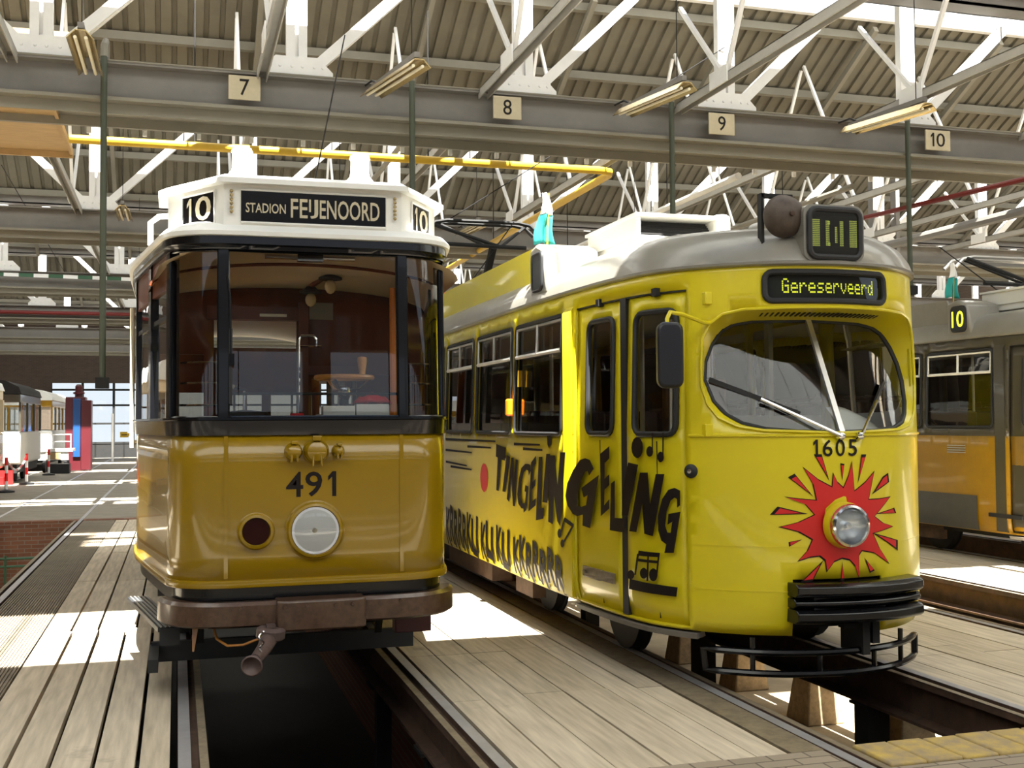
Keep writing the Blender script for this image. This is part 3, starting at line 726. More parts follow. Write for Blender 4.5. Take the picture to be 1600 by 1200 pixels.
# bumper
def ob(s, z, o): q = of(s, z, o); return (OX+(q[0]-OX)*.945, q[1], z)
m = strip(ob, -1.05, 1.05, [(.0,.485),(.08,.48),(.105,.495),(.105,.61),(.08,.63),(.0,.625)], .03); bp = P4(m, 'bumper', K['bump'])
m = MB(); m.prism([(-.265,.05),(.265,.05),(.265,-.11),(.20,-.135),(-.20,-.135),(-.265,-.11)], lambda u, v, t: (OX+.02+u, OY-.03+v, t), .455, .635); P4(m, 'buffer_block', K['bump'], bp, bevel=.012)
for dx in (-.2, -.07, .1, .2, .5, -.45):
    m = MB(); m.lathe([(.012,0),(.010,.012)], (OX+dx, OY-.165 if abs(dx) < .25 else OY-.125, .60), (0,-1,0), 8); P4(m, 'bolt', K['bump'], bp)
# coupler
c = thing
cp = P4(MB().tube([(.56,6.95,.47),(.53,6.80,.46)], .035, 10), 'coupler', K['iron'])
m = MB(); m.tube([(.53,6.84,.43),(.48,6.62,.40),(.42,6.45,.372)], [.055,.042,.034], 12); P4(m, 'coupler_neck', K['iron'], cp)
m = MB(); m.lathe([(.075,-.03),(.085,-.02),(.085,.025),(.07,.035),(.03,.035)], (.53,6.80,.45), (.1,-.1,1), 18); m.box(.505,.555,6.775,6.825,.485,.505); P4(m, 'coupler_boss', K['iron'], cp)
m = MB(); m.lathe([(.03,.05),(.035,.02),(.040,.0),(.056,-.03),(.060,-.045),(.052,-.05),(.040,-.035),(.012,-.02)], (.405,6.40,.365), (.25,1,.12), 22); P4(m, 'coupler_mouth', K['iron'], cp)
m = MB(); m.tube([(.455+.012*math.cos(t*2), 6.5+.012*math.sin(t*2)-.01, .52-.02*t) for t in [i*.5 for i in range(12)]], .006, 5); P4(m, 'coupler_chain', K['chr'], cp)
m = MB(); m.tube([(.21,7.1,.47),(.23,7.0,.40),(.29,6.95,.365),(.38,6.92,.37),(.50,6.88,.42)], .008, 6); P4(m, 'brake_hose', K['oak'])
# life guard, steps, box
m = MB(); m.box(-.16, 1.60, 7.88, 7.93, .11, .24); m.box(-.17, -.11, 7.4, 7.93, .14, .22); P4(m, 'lifeguard_board', K['dsteel'])
for x in (.15, 1.35):
    m = MB(); m.bar((x, 7.9, .2), (x, 7.7, .6), .05, .02); P4(m, 'lifeguard_hanger', K['dark'])
st = P4(MB().add([(-.34,8.65,.405),(-.20,8.65,.405),(.03,7.28,.41),(-.11,7.28,.41),(-.34,8.65,.435),(-.20,8.65,.435),(.03,7.28,.44),(-.11,7.28,.44)], [(0,1,2,3),(7,6,5,4),(0,4,5,1),(1,5,6,2),(2,6,7,3),(3,7,4,0)]), 'entrance_step', K['dsteel'])
for i in range(5):
    t = .02+.026*i; m = MB(); m.bar((-.34+t,8.65,.438), (-.11+t,7.28,.443), .010, .01); P4(m, 'tread_rib', K['alu'], st)
m = MB(); m.box(-.10, .02, 7.26, 7.30, .33, .43); m.bar((-.02,7.3,.40), (.05,7.35,.68), .04, .02); P4(m, 'step_bracket', K['dsteel'], st)
m = MB(); m.box(1.38, 1.62, 7.38, 7.50, .30, .46); P4(m, 'tail_box', K['maroon'], bevel=.006)
m = MB(); m.add([(.09,7.05,.47),(.125,7.05,.47),(.10,7.02,.33),(.09,7.02,.33),(.09,7.08,.47),(.125,7.08,.47),(.10,7.05,.33),(.09,7.05,.33)], [(0,1,2,3),(7,6,5,4),(0,4,5,1),(1,5,6,2),(2,6,7,3),(3,7,4,0)]); P4(m, 'bumper_wedge', K['oak'])
# front fittings
fy = lambda u, v: (u, OY-.003, v)
for x, z, ro, rl, nm, gm in ((.805, 1.033, .182, .142, 'headlamp', 'lens'), (.455, 1.037, .112, .08, 'signal_lamp', 'redl')):
    m = MB(); m.lathe([(ro,0),(ro,.008),(ro*.9,.014),(rl+.03,.02),(rl+.02,.04),(rl+.005,.045),(rl,.03),(rl,.0)], (x, OY, z), (0,-1,0), 40); h = P4(m, nm, K['och'])
    for k in range(10):
        t = 2*PI*k/10; m = MB(); m.lathe([(.009,0),(.007,.008)], (x+ro*.92*math.cos(t), OY-.012, z+ro*.92*math.sin(t)), (0,-1,0), 8); P4(m, 'rim_bolt', K['och'], h)
    if nm == 'headlamp':
        m = MB(); m.lathe([(rl,.034),(rl*.85,.020),(rl*.5,.010),(rl*.22,.004),(rl*.18,.002)], (x, OY-.004, z), (0,-1,0), 36); P4(m, 'lamp_reflector', K['lens2'], h)
        m = MB(); m.ball((x-.005, OY-.018, z), .026, 14); P4(m, 'lamp_bulb', K['tubew'], h)
        m = MB(); m.lathe([(rl,.03),(rl*.85,.036),(rl*.4,.042),(.002,.044)], (x, OY-.004, z), (0,-1,0), 36); P4(m, 'lamp_glass', K['glass'], h)
    else:
        m = MB(); m.lathe([(rl,.025),(rl*.7,.012),(.002,.006)], (x, OY-.004, z), (0,-1,0), 30); P4(m, 'red_lens', K['redl'], h)
for x, r, nm in ((.675,.052,'electric_socket'), (.81,.076,'electric_socket'), (.945,.038,'electric_socket')):
    m = MB(); m.lathe([(r*1.05,0),(r*1.05,.012),(r*.95,.02),(r*.9,.06),(r*.75,.085),(r*.35,.10),(.004,.102)], (x, OY, 1.512), (0,-1,0), 24); h = P4(m, nm, K['och'])
    m = MB(); m.box(x-r*.35, x+r*.35, OY-.10, OY-.02, 1.512+r*.85, 1.512+r*1.25); P4(m, 'socket_hinge', K['och'], h, bevel=.004)
    m = MB(); m.tube([(x-r*.3, OY-.09, 1.512-r*.2), (x-r*.35, OY-.09, 1.512-r*1.15)], .007, 6); m.tube([(x+r*.3, OY-.09, 1.512-r*.2), (x+r*.35, OY-.09, 1.512-r*1.15)], .007, 6); P4(m, 'socket_clip', K['och'], h)
m = MB()
for s, a, b in (('4', .632, .735), ('9', .747, .85), ('1', .885, .935)): text(s, a, b, 1.236, 1.388, fy, .012, m)
P4(m, 'fleet_number', K['ink'], smooth=False, fixn=False)
# roof edge, roof box
P4(strip(of, -OE, OE, [(.03,2.815),(.055,2.82),(.06,2.845),(.02,2.885),(-.10,2.925),(-.3,2.95),(-.3,2.815)], .05), 'roof_edge', K['white'])
def aroof(u, v):
    y = OY+1.9+(OE-3.3)*v; a = PI*u
    return (OX-1.08*math.cos(a), y, 2.84+.30*math.sin(a)**.8)
m = MB(); m.grid(aroof, 25, 12); P4(m, 'main_roof', K['white'], solid=.03)
BX = [(-.87,.9),(-.87,.55),(-.545,.05),(.545,.05),(.87,.55),(.87,.9)]
def boxp(k, sc=1.0, off=0): return (OX+BX[k][0]*sc, OY+BX[k][1]*1-off)
m = MB(); m.prism(BX, lambda u, v, t: (OX+u, OY+v, t), 2.87, 3.15); rb = P4(m, 'roof_box', K['white'])
LID = [(-.93,.95),(-.93,.53),(-.57,-.01),(.57,-.01),(.93,.53),(.93,.95)]
m = MB(); n = len(LID)
v = [(OX+a, OY+b, 3.135) for a, b in LID]+[(OX+a, OY+b, 3.165) for a, b in LID]+[(OX+a*.94, OY+.95-(.95-b)*.94, 3.195) for a, b in LID]+[(OX+a*.5, OY+.95-(.95-b)*.5, 3.25) for a, b in LID]
m.add(v, [tuple(range(n-1,-1,-1)), tuple(3*n+k for k in range(n))]+[(r*n+k, r*n+(k+1) % n, (r+1)*n+(k+1) % n, (r+1)*n+k) for r in range(3) for k in range(n)]); P4(m, 'box_lid', K['white'], rb)
for x in (OX-.41, OX+.36):
    m = MB(); m.lathe([(.20,0),(.19,.03),(.15,.06),(.10,.10),(.068,.14),(.062,.17),(.062,.25),(.07,.26),(.06,.285),(.02,.29)], (x, OY+.55, 3.19), (0,0,1), 28); P4(m, 'roof_ventilator', K['white'], rb)
# signs on the box
def facet(k, k2):
    a = Vector((*boxp(k), 0)); b = Vector((*boxp(k2), 0)); d = (b-a); n = Vector((d.y, -d.x, 0)).normalized()
    if n.y > 0: n = -n
    return lambda u, v, o=0: tuple(a+d*u+n*(o+.002)+Vector((0,0,v)))
def sign(fn, u0, u1, z0, z1, nm):
    m = MB(); m.add([fn(u0,z0,.004), fn(u1,z0,.004), fn(u1,z1,.004), fn(u0,z1,.004), fn(u0,z0,-.01), fn(u1,z0,-.01), fn(u1,z1,-.01), fn(u0,z1,-.01)], [(0,1,2,3),(0,4,5,1),(1,5,6,2),(2,6,7,3),(3,7,4,0)]); p = P4(m, nm, K['blk'], rb, smooth=False)
    m = MB(); m.tube([fn(u, z, .005) for u, z in ((u0,z0),(u1,z0),(u1,z1),(u0,z1))], .008, 6, True); P4(m, 'sign_frame', K['white'], rb)
    return p
ff = facet(2, 3); sign(ff, .092, .908, 2.905, 3.105, 'destination_sign')
m = MB(); W = 1.09
def X4(x): return (x-OX+.545)/W
for s, a, b, z0, z1, bo in (('STADION', .395, .635, 2.966, 3.026, .012), ('FE', .665, .768, 2.945, 3.063, .012), ('I', .776, .788, 2.985, 3.063, .012), ('J', .784, .832, 2.945, 3.063, .012), ('ENOORD', .842, 1.215, 2.945, 3.063, .012)):
    text(s, X4(a), X4(b), z0, z1, lambda u, v: ff(u, v, .006), bo, m)
P4(m, 'destination_lettering', K['plate'], rb, smooth=False, fixn=False)
for k, k2, u0, u1 in ((1, 2, .28, .86), (3, 4, .27, .80)):
    fn = facet(k, k2); sign(fn, u0, u1, 2.905, 3.105, 'route_sign')
    m = MB(); w = u1-u0
    text('1', u0+w*.16, u0+w*.30, 2.935, 3.085, lambda u, v: fn(u, v, .007), .0, m); text('0', u0+w*.42, u0+w*.9, 2.935, 3.085, lambda u, v: fn(u, v, .007), .012, m)
    P4(m, 'route_numeral', K['plate'], rb, smooth=False, fixn=False)
for x in (OX-.50, OX+.50):
    m = MB()
    for i in range(6): m.lathe([(.011,0),(.011,.010),(.006,.014)], (x, OY+.035, 3.09-.025*i), (0,-1,0), 8)
    P4(m, 'latch_chain', K['gold'], rb)
# inside of the cab
m = MB(); m.box(OX-.85, OX+.85, OY+.25, OY+1.7, .90, .94); m.box(OX-1.05, OX+1.05, OY+1.7, OY+8.8, .90, .94); P4(m, 'cab_floor', K['oak'])
P4(cover(of, -OE, OE, .92, 1.72, -.05, .08, 2), 'inner_lining', K['wood'])
def ceil(u, v):
    y = OY+.12+1.65*v; w = .93+.12*v
    return (OX-w*math.cos(PI*u), y, 2.60-.04*v+(.20-.05*v)*math.sin(PI*u))
m = MB(); m.grid(ceil, 21, 6); P4(m, 'cab_ceiling', K['cream'])
def ceil2(u, v): return (OX-1.05*math.cos(PI*u), OY+1.8+6.9*v, 2.62+.24*math.sin(PI*u))
m = MB(); m.grid(ceil2, 21, 4); P4(m, 'saloon_ceiling', K['cream'])
m = MB(); m.tube([(OX-.98*math.cos(PI*t/20), OY+.75, 2.585+.17*math.sin(PI*t/20)) for t in range(21)], .012, 6); P4(m, 'ceiling_rib', K['wood'])
by = OY+1.72
bk = [(-1.05,.94),(1.05,.94),(1.05,2.54)] + [(1.05*math.cos(PI*t/16), 2.54+.17*math.sin(PI*t/16)) for t in range(1, 16)] + [(-1.05,2.54)]
m = panel(bk, [[(-.55,.96),(.06,.96),(.06,2.46),(-.55,2.46)], [(.17,1.62),(.52,1.62),(.52,2.02),(.17,2.02)], [(-.95,1.5),(-.62,1.5),(-.62,2.2),(-.95,2.2)]], lambda u, v: (OX+u, by, v), frange(-1, 1, .25), frange(1, 2.8, .3), .2)
bh = P4(m, 'bulkhead', K['wood'], solid=.05)
m = MB(); m.box(OX+.15, OX+.33, by-.035, by-.03, 2.47, 2.60); P4(m, 'notice_plate', K['steelg'], bh)
m = MB(); m.box(OX+.07, OX+.14, by-.06, by, .95, 2.6); m.box(OX-.60, OX+.10, by-.05, by, 2.46, 2.56); m.box(OX+.14, OX+1.0, by-.05, by, 2.05, 2.12); P4(m, 'door_frame', K['wood'], bh)
m = MB(); m.box(OX-.22, OX-.02, by-.06, by-.05, 2.485, 2.505); P4(m, 'enamel_notice', K['paper'], bh)
m = panel([(-1.05,.94),(1.05,.94),(1.05,2.7),(-1.05,2.7)], [[(-.95,1.6),(-.4,1.6),(-.4,2.1),(-.95,2.1)],[(-.28,1.6),(.28,1.6),(.28,2.1),(-.28,2.1)],[(.4,1.6),(.95,1.6),(.95,2.1),(.4,2.1)]], lambda u, v: (OX+u, OY+8.6, v), [], []); rbk = P4(m, 'rear_bulkhead', K['wood'], solid=.05)
m = MB(); m.add([(OX-1,OY+8.62,1.55),(OX+1,OY+8.62,1.55),(OX+1,OY+8.62,2.15),(OX-1,OY+8.62,2.15)], [(0,1,2,3)]); P4(m, 'rear_window', K['dglass'], rbk)
for sx in (-1, 1):
    m = MB(); m.box(OX+sx*.98-.08*0-(.0 if sx < 0 else .42), OX+sx*.98+(.42 if sx < 0 else 0), OY+2.2, OY+8.2, .94, 1.38); m.box(OX+sx*1.0-.04, OX+sx*1.0+.04, OY+2.2, OY+8.2, 1.38, 1.80); P4(m, 'bench_seat', K['oak'])
for x, y, z in ((1.05, 8.10, 2.76), (.95, 8.45, 2.70)):
    m = MB(); m.lathe([(.03,.0),(.05,-.02),(.085,-.035),(.085,-.05),(.03,-.055)], (x, y, z), (0,0,1), 18); lp = P4(m, 'ceiling_lamp', K['dark'])
    m = MB(); m.ball((x, y, z-.10), .042, 14, 1, 1, 1.25); P4(m, 'lamp_bulb', K['bulb'], lp)
m = MB(); m.tube([(1.05,8.1,2.76),(.95,8.45,2.70)], .02, 8); P4(m, 'lamp_conduit', K['wood'])
m = MB(); m.tube([(.52,7.15,2.725),(1.08,7.15,2.725)], .016, 8); m.box(.72, .88, 7.12, 7.18, 2.70, 2.75); P4(m, 'windscreen_lamp', K['chr'])
# brake wheel, controller, post, rails
m = MB(); m.tube([(1.07+.185*math.cos(t*PI/14), 7.55+.185*math.sin(t*PI/14), 1.985) for t in range(28)], .018, 8, True); bw = P4(m, 'brake_wheel', K['oak'])
m = MB()
for t in (0, 2.1, 4.2): m.tube([(1.07,7.55,1.90), (1.07+.10*math.cos(t), 7.55+.10*math.sin(t), 1.91), (1.07+.185*math.cos(t), 7.55+.185*math.sin(t), 1.985)], .012, 6)
m.lathe([(.03,-.06),(.045,-.03),(.04,.02),(.015,.03)], (1.07,7.55,1.90), (0,0,1), 14); P4(m, 'wheel_spokes', K['chr'], bw)
m = MB(); m.lathe([(.02,0),(.022,.03),(.032,.10),(.03,.125),(.01,.13)], (1.17,7.42,1.99), (0,0,1), 14); P4(m, 'wheel_handle', K['oak'], bw)
m = MB(); m.tube([(1.07,7.55,.94),(1.07,7.55,1.9)], .03, 10); P4(m, 'wheel_column', K['dark'], bw)
m = MB(); m.lathe([(.16,0),(.17,.02),(.17,.78),(.14,.82),(.02,.83)], (.42,7.5,.94), (0,0,1), 22); P4(m, 'controller', K['dark'])
m = MB(); m.tube([(.42,7.5,1.77),(.42,7.5,1.9),(.34,7.4,1.92)], .014, 8); P4(m, 'controller_handle', K['chr'])
m = MB(); m.tube([(1.44,7.75,.94),(1.44,7.75,2.62)], .026, 10); P4(m, 'grab_pole', K['orange'])
m = MB(); m.tube([(.78,7.65,1.5),(.78,7.65,2.24),(.80,7.65,2.27),(.88,7.65,2.27),(.895,7.65,2.25),(.895,7.65,2.20)], .010, 8); m.tube([(.78,7.65,2.2),(.93,7.65,2.2)], .008, 6); P4(m, 'hand_rail', K['chr'])
m = MB(); m.tube([(.24,7.07,1.865),(1.37,7.07,1.865)], .010, 6); P4(m, 'window_bar', K['dark'])
for sx in (-1, 1):
    for z in (2.055, 1.93, 1.795):
        m = MB(); m.tube([of(sx*s, z, -.05) for s in (.56,.62,.68,.74,.80,.86,.90)], .007, 6); P4(m, 'window_bar', K['chr'])
wp = P4(MB().tube([(.285,6.93,2.58),(.30,6.92,2.42),(.305,6.92,2.05)], .008, 6), 'wiper', K['blk'])
m = MB(); m.box(.295, .315, 6.915, 6.93, 1.80, 2.25); P4(m, 'wiper_blade', K['rub'], wp)
m = MB(); m.box(.295, .325, 6.90, 6.93, 2.03, 2.10); P4(m, 'wiper_motor', K['blk'], wp)
# things left on the shelf behind the windscreen
m = MB(); m.box(.80, 1.30, 7.02, 7.22, 1.60, 1.70); P4(m, 'dash_shelf', K['wood'])
m = MB(); m.box(.87, 1.07, 7.06, 7.16, 1.70, 1.79); m.box(1.075, 1.285, 7.05, 7.16, 1.70, 1.80); tag(m.build('document_box', K['paper'], bevel=.004), 'cream document box on the shelf behind the windscreen of tram 491', 'box')
def cloth(u, v):
    x = 1.08+.24*u; y = 7.14+.12*v; return (x, y, 1.815+.055*math.sin(PI*u)*math.sin(PI*v)+.012*math.sin(17*u+5*v)*math.sin(9*v))
m = MB(); m.grid(cloth, 14, 9); tag(m.build('red_cloth', K['red'], solid=.006), 'crumpled red cloth on the document box behind the windscreen of tram 491', 'cloth')
m = MB(); m.box(.67, .75, 7.06, 7.1, 1.66, 1.745); tag(m.build('red_tin', K['red'], bevel=.004), 'small red tin standing behind the windscreen of tram 491', 'tin')
m = MB(); m.tube([(-.20,9.0,3.05),(-.20,9.0,3.22),(-.14,9.0,3.27),(-.05,9.0,3.28)], .022, 8); P4(m, 'roof_hoop', K['white'])
m = MB(); m.tube([(-.34,9.35,1.5),(-.34,9.35,2.6)], .018, 8); m.tube([(-.34,9.35,1.55),(-.29,9.35,1.55)], .012, 6); m.tube([(-.34,9.35,2.55),(-.29,9.35,2.55)], .012, 6); P4(m, 'door_grab_pole', K['plate'])
STAR=[(-0.407,1.024),(-0.294,1.052),(-0.195,1.096),(-0.251,1.16),(-0.371,1.204),(-0.278,1.192),(-0.182,1.183),(-0.201,1.279),(-0.259,1.38),(-0.166,1.306),(-0.082,1.262),(-0.072,1.344),(-0.046,1.29),(-0.006,1.256),(0.031,1.329),(0.057,1.412),(0.073,1.234),(0.156,1.285),(0.231,1.348),(0.182,1.179),(0.264,1.179),(0.372,1.187),(0.228,1.073),(0.3,1.029),(0.394,1.003),(0.298,0.984),(0.212,0.97),(0.266,0.875),(0.35,0.777),(0.219,0.851),(0.121,0.87),(0.098,0.844),(0.095,0.704),(0.069,0.779),(0.029,0.818),(-0.024,0.83),(-0.076,0.811),(-0.123,0.753),(-0.133,0.82),(-0.167,0.847),(-0.229,0.841),(-0.3,0.819),(-0.242,0.881),(-0.211,0.947),(-0.294,0.995)]
SHARDS=[[(-0.182,1.452),(-0.147,1.452),(-0.114,1.336)],[(0.135,1.445),(0.163,1.445),(0.112,1.32)],[(-0.02,1.4),(-0.0,1.397),(-0.012,1.323)],[(-0.34,1.318),(-0.312,1.334),(-0.231,1.234)],[(0.315,1.31),(0.353,1.327),(0.358,1.286),(0.247,1.235)],[(-0.445,1.103),(-0.412,1.139),(-0.283,1.107)],[(0.282,1.091),(0.409,1.112),(0.425,1.087)],[(-0.354,0.929),(-0.295,0.94),(-0.352,0.909)],[(0.259,0.954),(0.435,0.91),(0.433,0.864)],[(0.159,0.8),(0.216,0.743),(0.188,0.734)],[(-0.272,0.696),(-0.168,0.791),(-0.218,0.702)],[(-0.031,0.701),(-0.022,0.783),(-0.012,0.703)]]
LET=[[(-4.375,1.483),(-4.06,1.454),(-4.088,1.339),(-4.223,1.348),(-4.297,1.058),(-4.385,1.063),(-4.326,1.36),(-4.389,1.368)],[(-4.037,1.395),(-3.932,1.377),(-4.08,1.063),(-4.179,1.064)],[(-3.894,1.372),(-3.824,1.374),(-3.819,1.179),(-3.769,1.362),(-3.701,1.357),(-3.797,0.956),(-3.857,0.955),(-3.898,1.202),(-3.965,0.981),(-4.042,1.004)],[(-3.34,1.323),(-3.402,1.334),(-3.488,1.331),(-3.599,1.294),(-3.677,1.199),(-3.726,1.063),(-3.696,0.986),(-3.607,0.952),(-3.55,0.954),(-3.542,0.921),(-3.467,0.949),(-3.407,1.147),(-3.492,1.155),(-3.515,1.102),(-3.472,1.098),(-3.505,1.005),(-3.584,0.996),(-3.627,1.043),(-3.602,1.176),(-3.533,1.258),(-3.459,1.284),(-3.412,1.278),(-3.392,1.238),(-3.341,1.278)],[(-3.203,1.407),(-3.326,1.349),(-3.412,0.94),(-3.217,1.005),(-3.215,1.062),(-3.326,1.023),(-3.311,1.126),(-3.229,1.162),(-3.212,1.22),(-3.293,1.191),(-3.27,1.306),(-3.205,1.344)],[(-3.129,1.399),(-3.042,1.402),(-3.108,0.987),(-3.014,1.0),(-3.027,0.913),(-3.216,0.883)],[(-2.949,1.429),(-2.861,1.431),(-2.933,1.043),(-3.05,1.041),(-2.997,1.255)],[(-2.928,1.571),(-2.833,1.572),(-2.842,1.505),(-2.888,1.473),(-2.922,1.503)],[(-2.878,1.418),(-2.758,1.421),(-2.706,1.195),(-2.641,1.448),(-2.535,1.451),(-2.654,0.879),(-2.719,0.919),(-2.782,1.107),(-2.814,0.885),(-2.919,0.897)],[(-2.011,1.346),(-2.076,1.405),(-2.158,1.416),(-2.258,1.4),(-2.393,1.315),(-2.503,1.217),(-2.543,1.121),(-2.506,1.053),(-2.4,0.996),(-2.311,0.986),(-2.21,1.005),(-2.22,0.925),(-2.082,0.917),(-1.927,1.305),(-2.234,1.196),(-2.193,1.13),(-2.123,1.151),(-2.152,1.077),(-2.237,1.059),(-2.309,1.066),(-2.308,1.146),(-2.233,1.253),(-2.161,1.318),(-2.119,1.325),(-2.092,1.293)],[(-1.902,1.454),(-1.763,1.511),(-1.764,1.425),(-1.835,1.39),(-1.837,1.282),(-1.767,1.317),(-1.768,1.242),(-1.839,1.206),(-1.848,1.097),(-1.77,1.145),(-1.771,1.08),(-1.904,1.016)],[(-1.745,1.253),(-1.69,1.277),(-1.695,1.021),(-1.56,1.026),(-1.562,0.931),(-1.768,0.93)],[(-1.513,1.405),(-1.394,1.393),(-1.52,1.05),(-1.6,1.044),(-1.586,1.208)],[(-1.377,1.342),(-1.297,1.345),(-1.279,1.142),(-1.229,1.337),(-1.159,1.339),(-1.258,0.933),(-1.338,0.943),(-1.355,1.138),(-1.423,0.946),(-1.509,0.946)],[(-1.041,1.237),(-1.081,1.253),(-1.129,1.239),(-1.18,1.177),(-1.216,1.064),(-1.215,0.974),(-1.191,0.91),(-1.15,0.888),(-1.166,0.832),(-1.093,0.837),(-1.04,1.103),(-1.131,1.084),(-1.139,1.014),(-1.102,1.036),(-1.115,0.965),(-1.139,0.964),(-1.157,1.008),(-1.144,1.098),(-1.112,1.17),(-1.082,1.191),(-1.065,1.182),(-1.065,1.127),(-1.042,1.143)]]
NOTE=[[(-1.341,1.508),(-1.347,1.477),(-1.365,1.452),(-1.391,1.438),(-1.42,1.438),(-1.447,1.451),(-1.466,1.475),(-1.472,1.505),(-1.464,1.536),(-1.445,1.561),(-1.418,1.575),(-1.388,1.575),(-1.363,1.562),(-1.346,1.538)],[(-1.248,1.483),(-1.251,1.468),(-1.259,1.456),(-1.271,1.449),(-1.285,1.449),(-1.298,1.455),(-1.307,1.467),(-1.31,1.482),(-1.306,1.498),(-1.297,1.51),(-1.284,1.517),(-1.27,1.517),(-1.258,1.51),(-1.25,1.498)],[(-1.258,1.605),(-1.247,1.605),(-1.249,1.478),(-1.26,1.478)],[(-1.161,1.449),(-1.164,1.434),(-1.172,1.422),(-1.183,1.415),(-1.194,1.414),(-1.205,1.421),(-1.212,1.433),(-1.215,1.448),(-1.212,1.464),(-1.204,1.476),(-1.193,1.483),(-1.182,1.483),(-1.171,1.477),(-1.164,1.465)],[(-1.172,1.606),(-1.16,1.606),(-1.163,1.449),(-1.174,1.449)],[(-1.401,0.827),(-1.201,0.829),(-1.207,0.801),(-1.408,0.793)],[(-1.412,0.774),(-1.211,0.778),(-1.214,0.76),(-1.416,0.755)],[(-1.452,0.662),(-1.457,0.648),(-1.469,0.636),(-1.486,0.628),(-1.506,0.625),(-1.523,0.629),(-1.535,0.639),(-1.539,0.652),(-1.535,0.666),(-1.522,0.678),(-1.504,0.686),(-1.485,0.688),(-1.468,0.684),(-1.456,0.675)],[(-1.308,0.688),(-1.312,0.672),(-1.322,0.659),(-1.338,0.65),(-1.357,0.648),(-1.373,0.653),(-1.385,0.664),(-1.389,0.679),(-1.385,0.695),(-1.372,0.709),(-1.355,0.718),(-1.337,0.72),(-1.322,0.714),(-1.311,0.703)],[(-1.223,0.686),(-1.227,0.668),(-1.236,0.652),(-1.251,0.642),(-1.267,0.641),(-1.282,0.647),(-1.292,0.661),(-1.296,0.679),(-1.292,0.698),(-1.281,0.714),(-1.266,0.724),(-1.249,0.725),(-1.235,0.718),(-1.226,0.704)],[(-1.419,0.804),(-1.394,0.807),(-1.432,0.664),(-1.454,0.662)],[(-1.309,0.815),(-1.294,0.816),(-1.304,0.638),(-1.321,0.636)],[(-1.219,0.812),(-1.205,0.814),(-1.223,0.691),(-1.236,0.69)],[(-1.509,0.629),(-1.067,0.621),(-1.077,0.56),(-1.52,0.56)],[(-2.629,0.831),(-2.634,0.815),(-2.646,0.802),(-2.663,0.793),(-2.682,0.792),(-2.699,0.797),(-2.711,0.808),(-2.715,0.824),(-2.71,0.84),(-2.698,0.853),(-2.68,0.862),(-2.661,0.863),(-2.644,0.858),(-2.633,0.846)],[(-2.576,0.76),(-2.58,0.746),(-2.591,0.734),(-2.607,0.727),(-2.624,0.725),(-2.639,0.729),(-2.65,0.739),(-2.654,0.752),(-2.649,0.766),(-2.638,0.778),(-2.623,0.785),(-2.605,0.787),(-2.59,0.782),(-2.58,0.773)],[(-2.648,0.853),(-2.572,0.954),(-2.55,0.95),(-2.626,0.834)],[(-2.565,0.961),(-2.378,0.921),(-2.402,0.896),(-2.566,0.925)],[(-2.402,0.919),(-2.378,0.909),(-2.576,0.765),(-2.598,0.773)]]
LN=[[(-6.433,1.503),(-4.428,1.506)],[(-6.436,1.385),(-5.293,1.382)],[(-5.473,1.44),(-4.58,1.444)],[(-6.424,1.258),(-5.497,1.245)],[(-6.206,1.215),(-5.309,1.213)],[(-3.835,1.492),(-3.119,1.496)],[(-3.573,1.456),(-3.059,1.456)]]
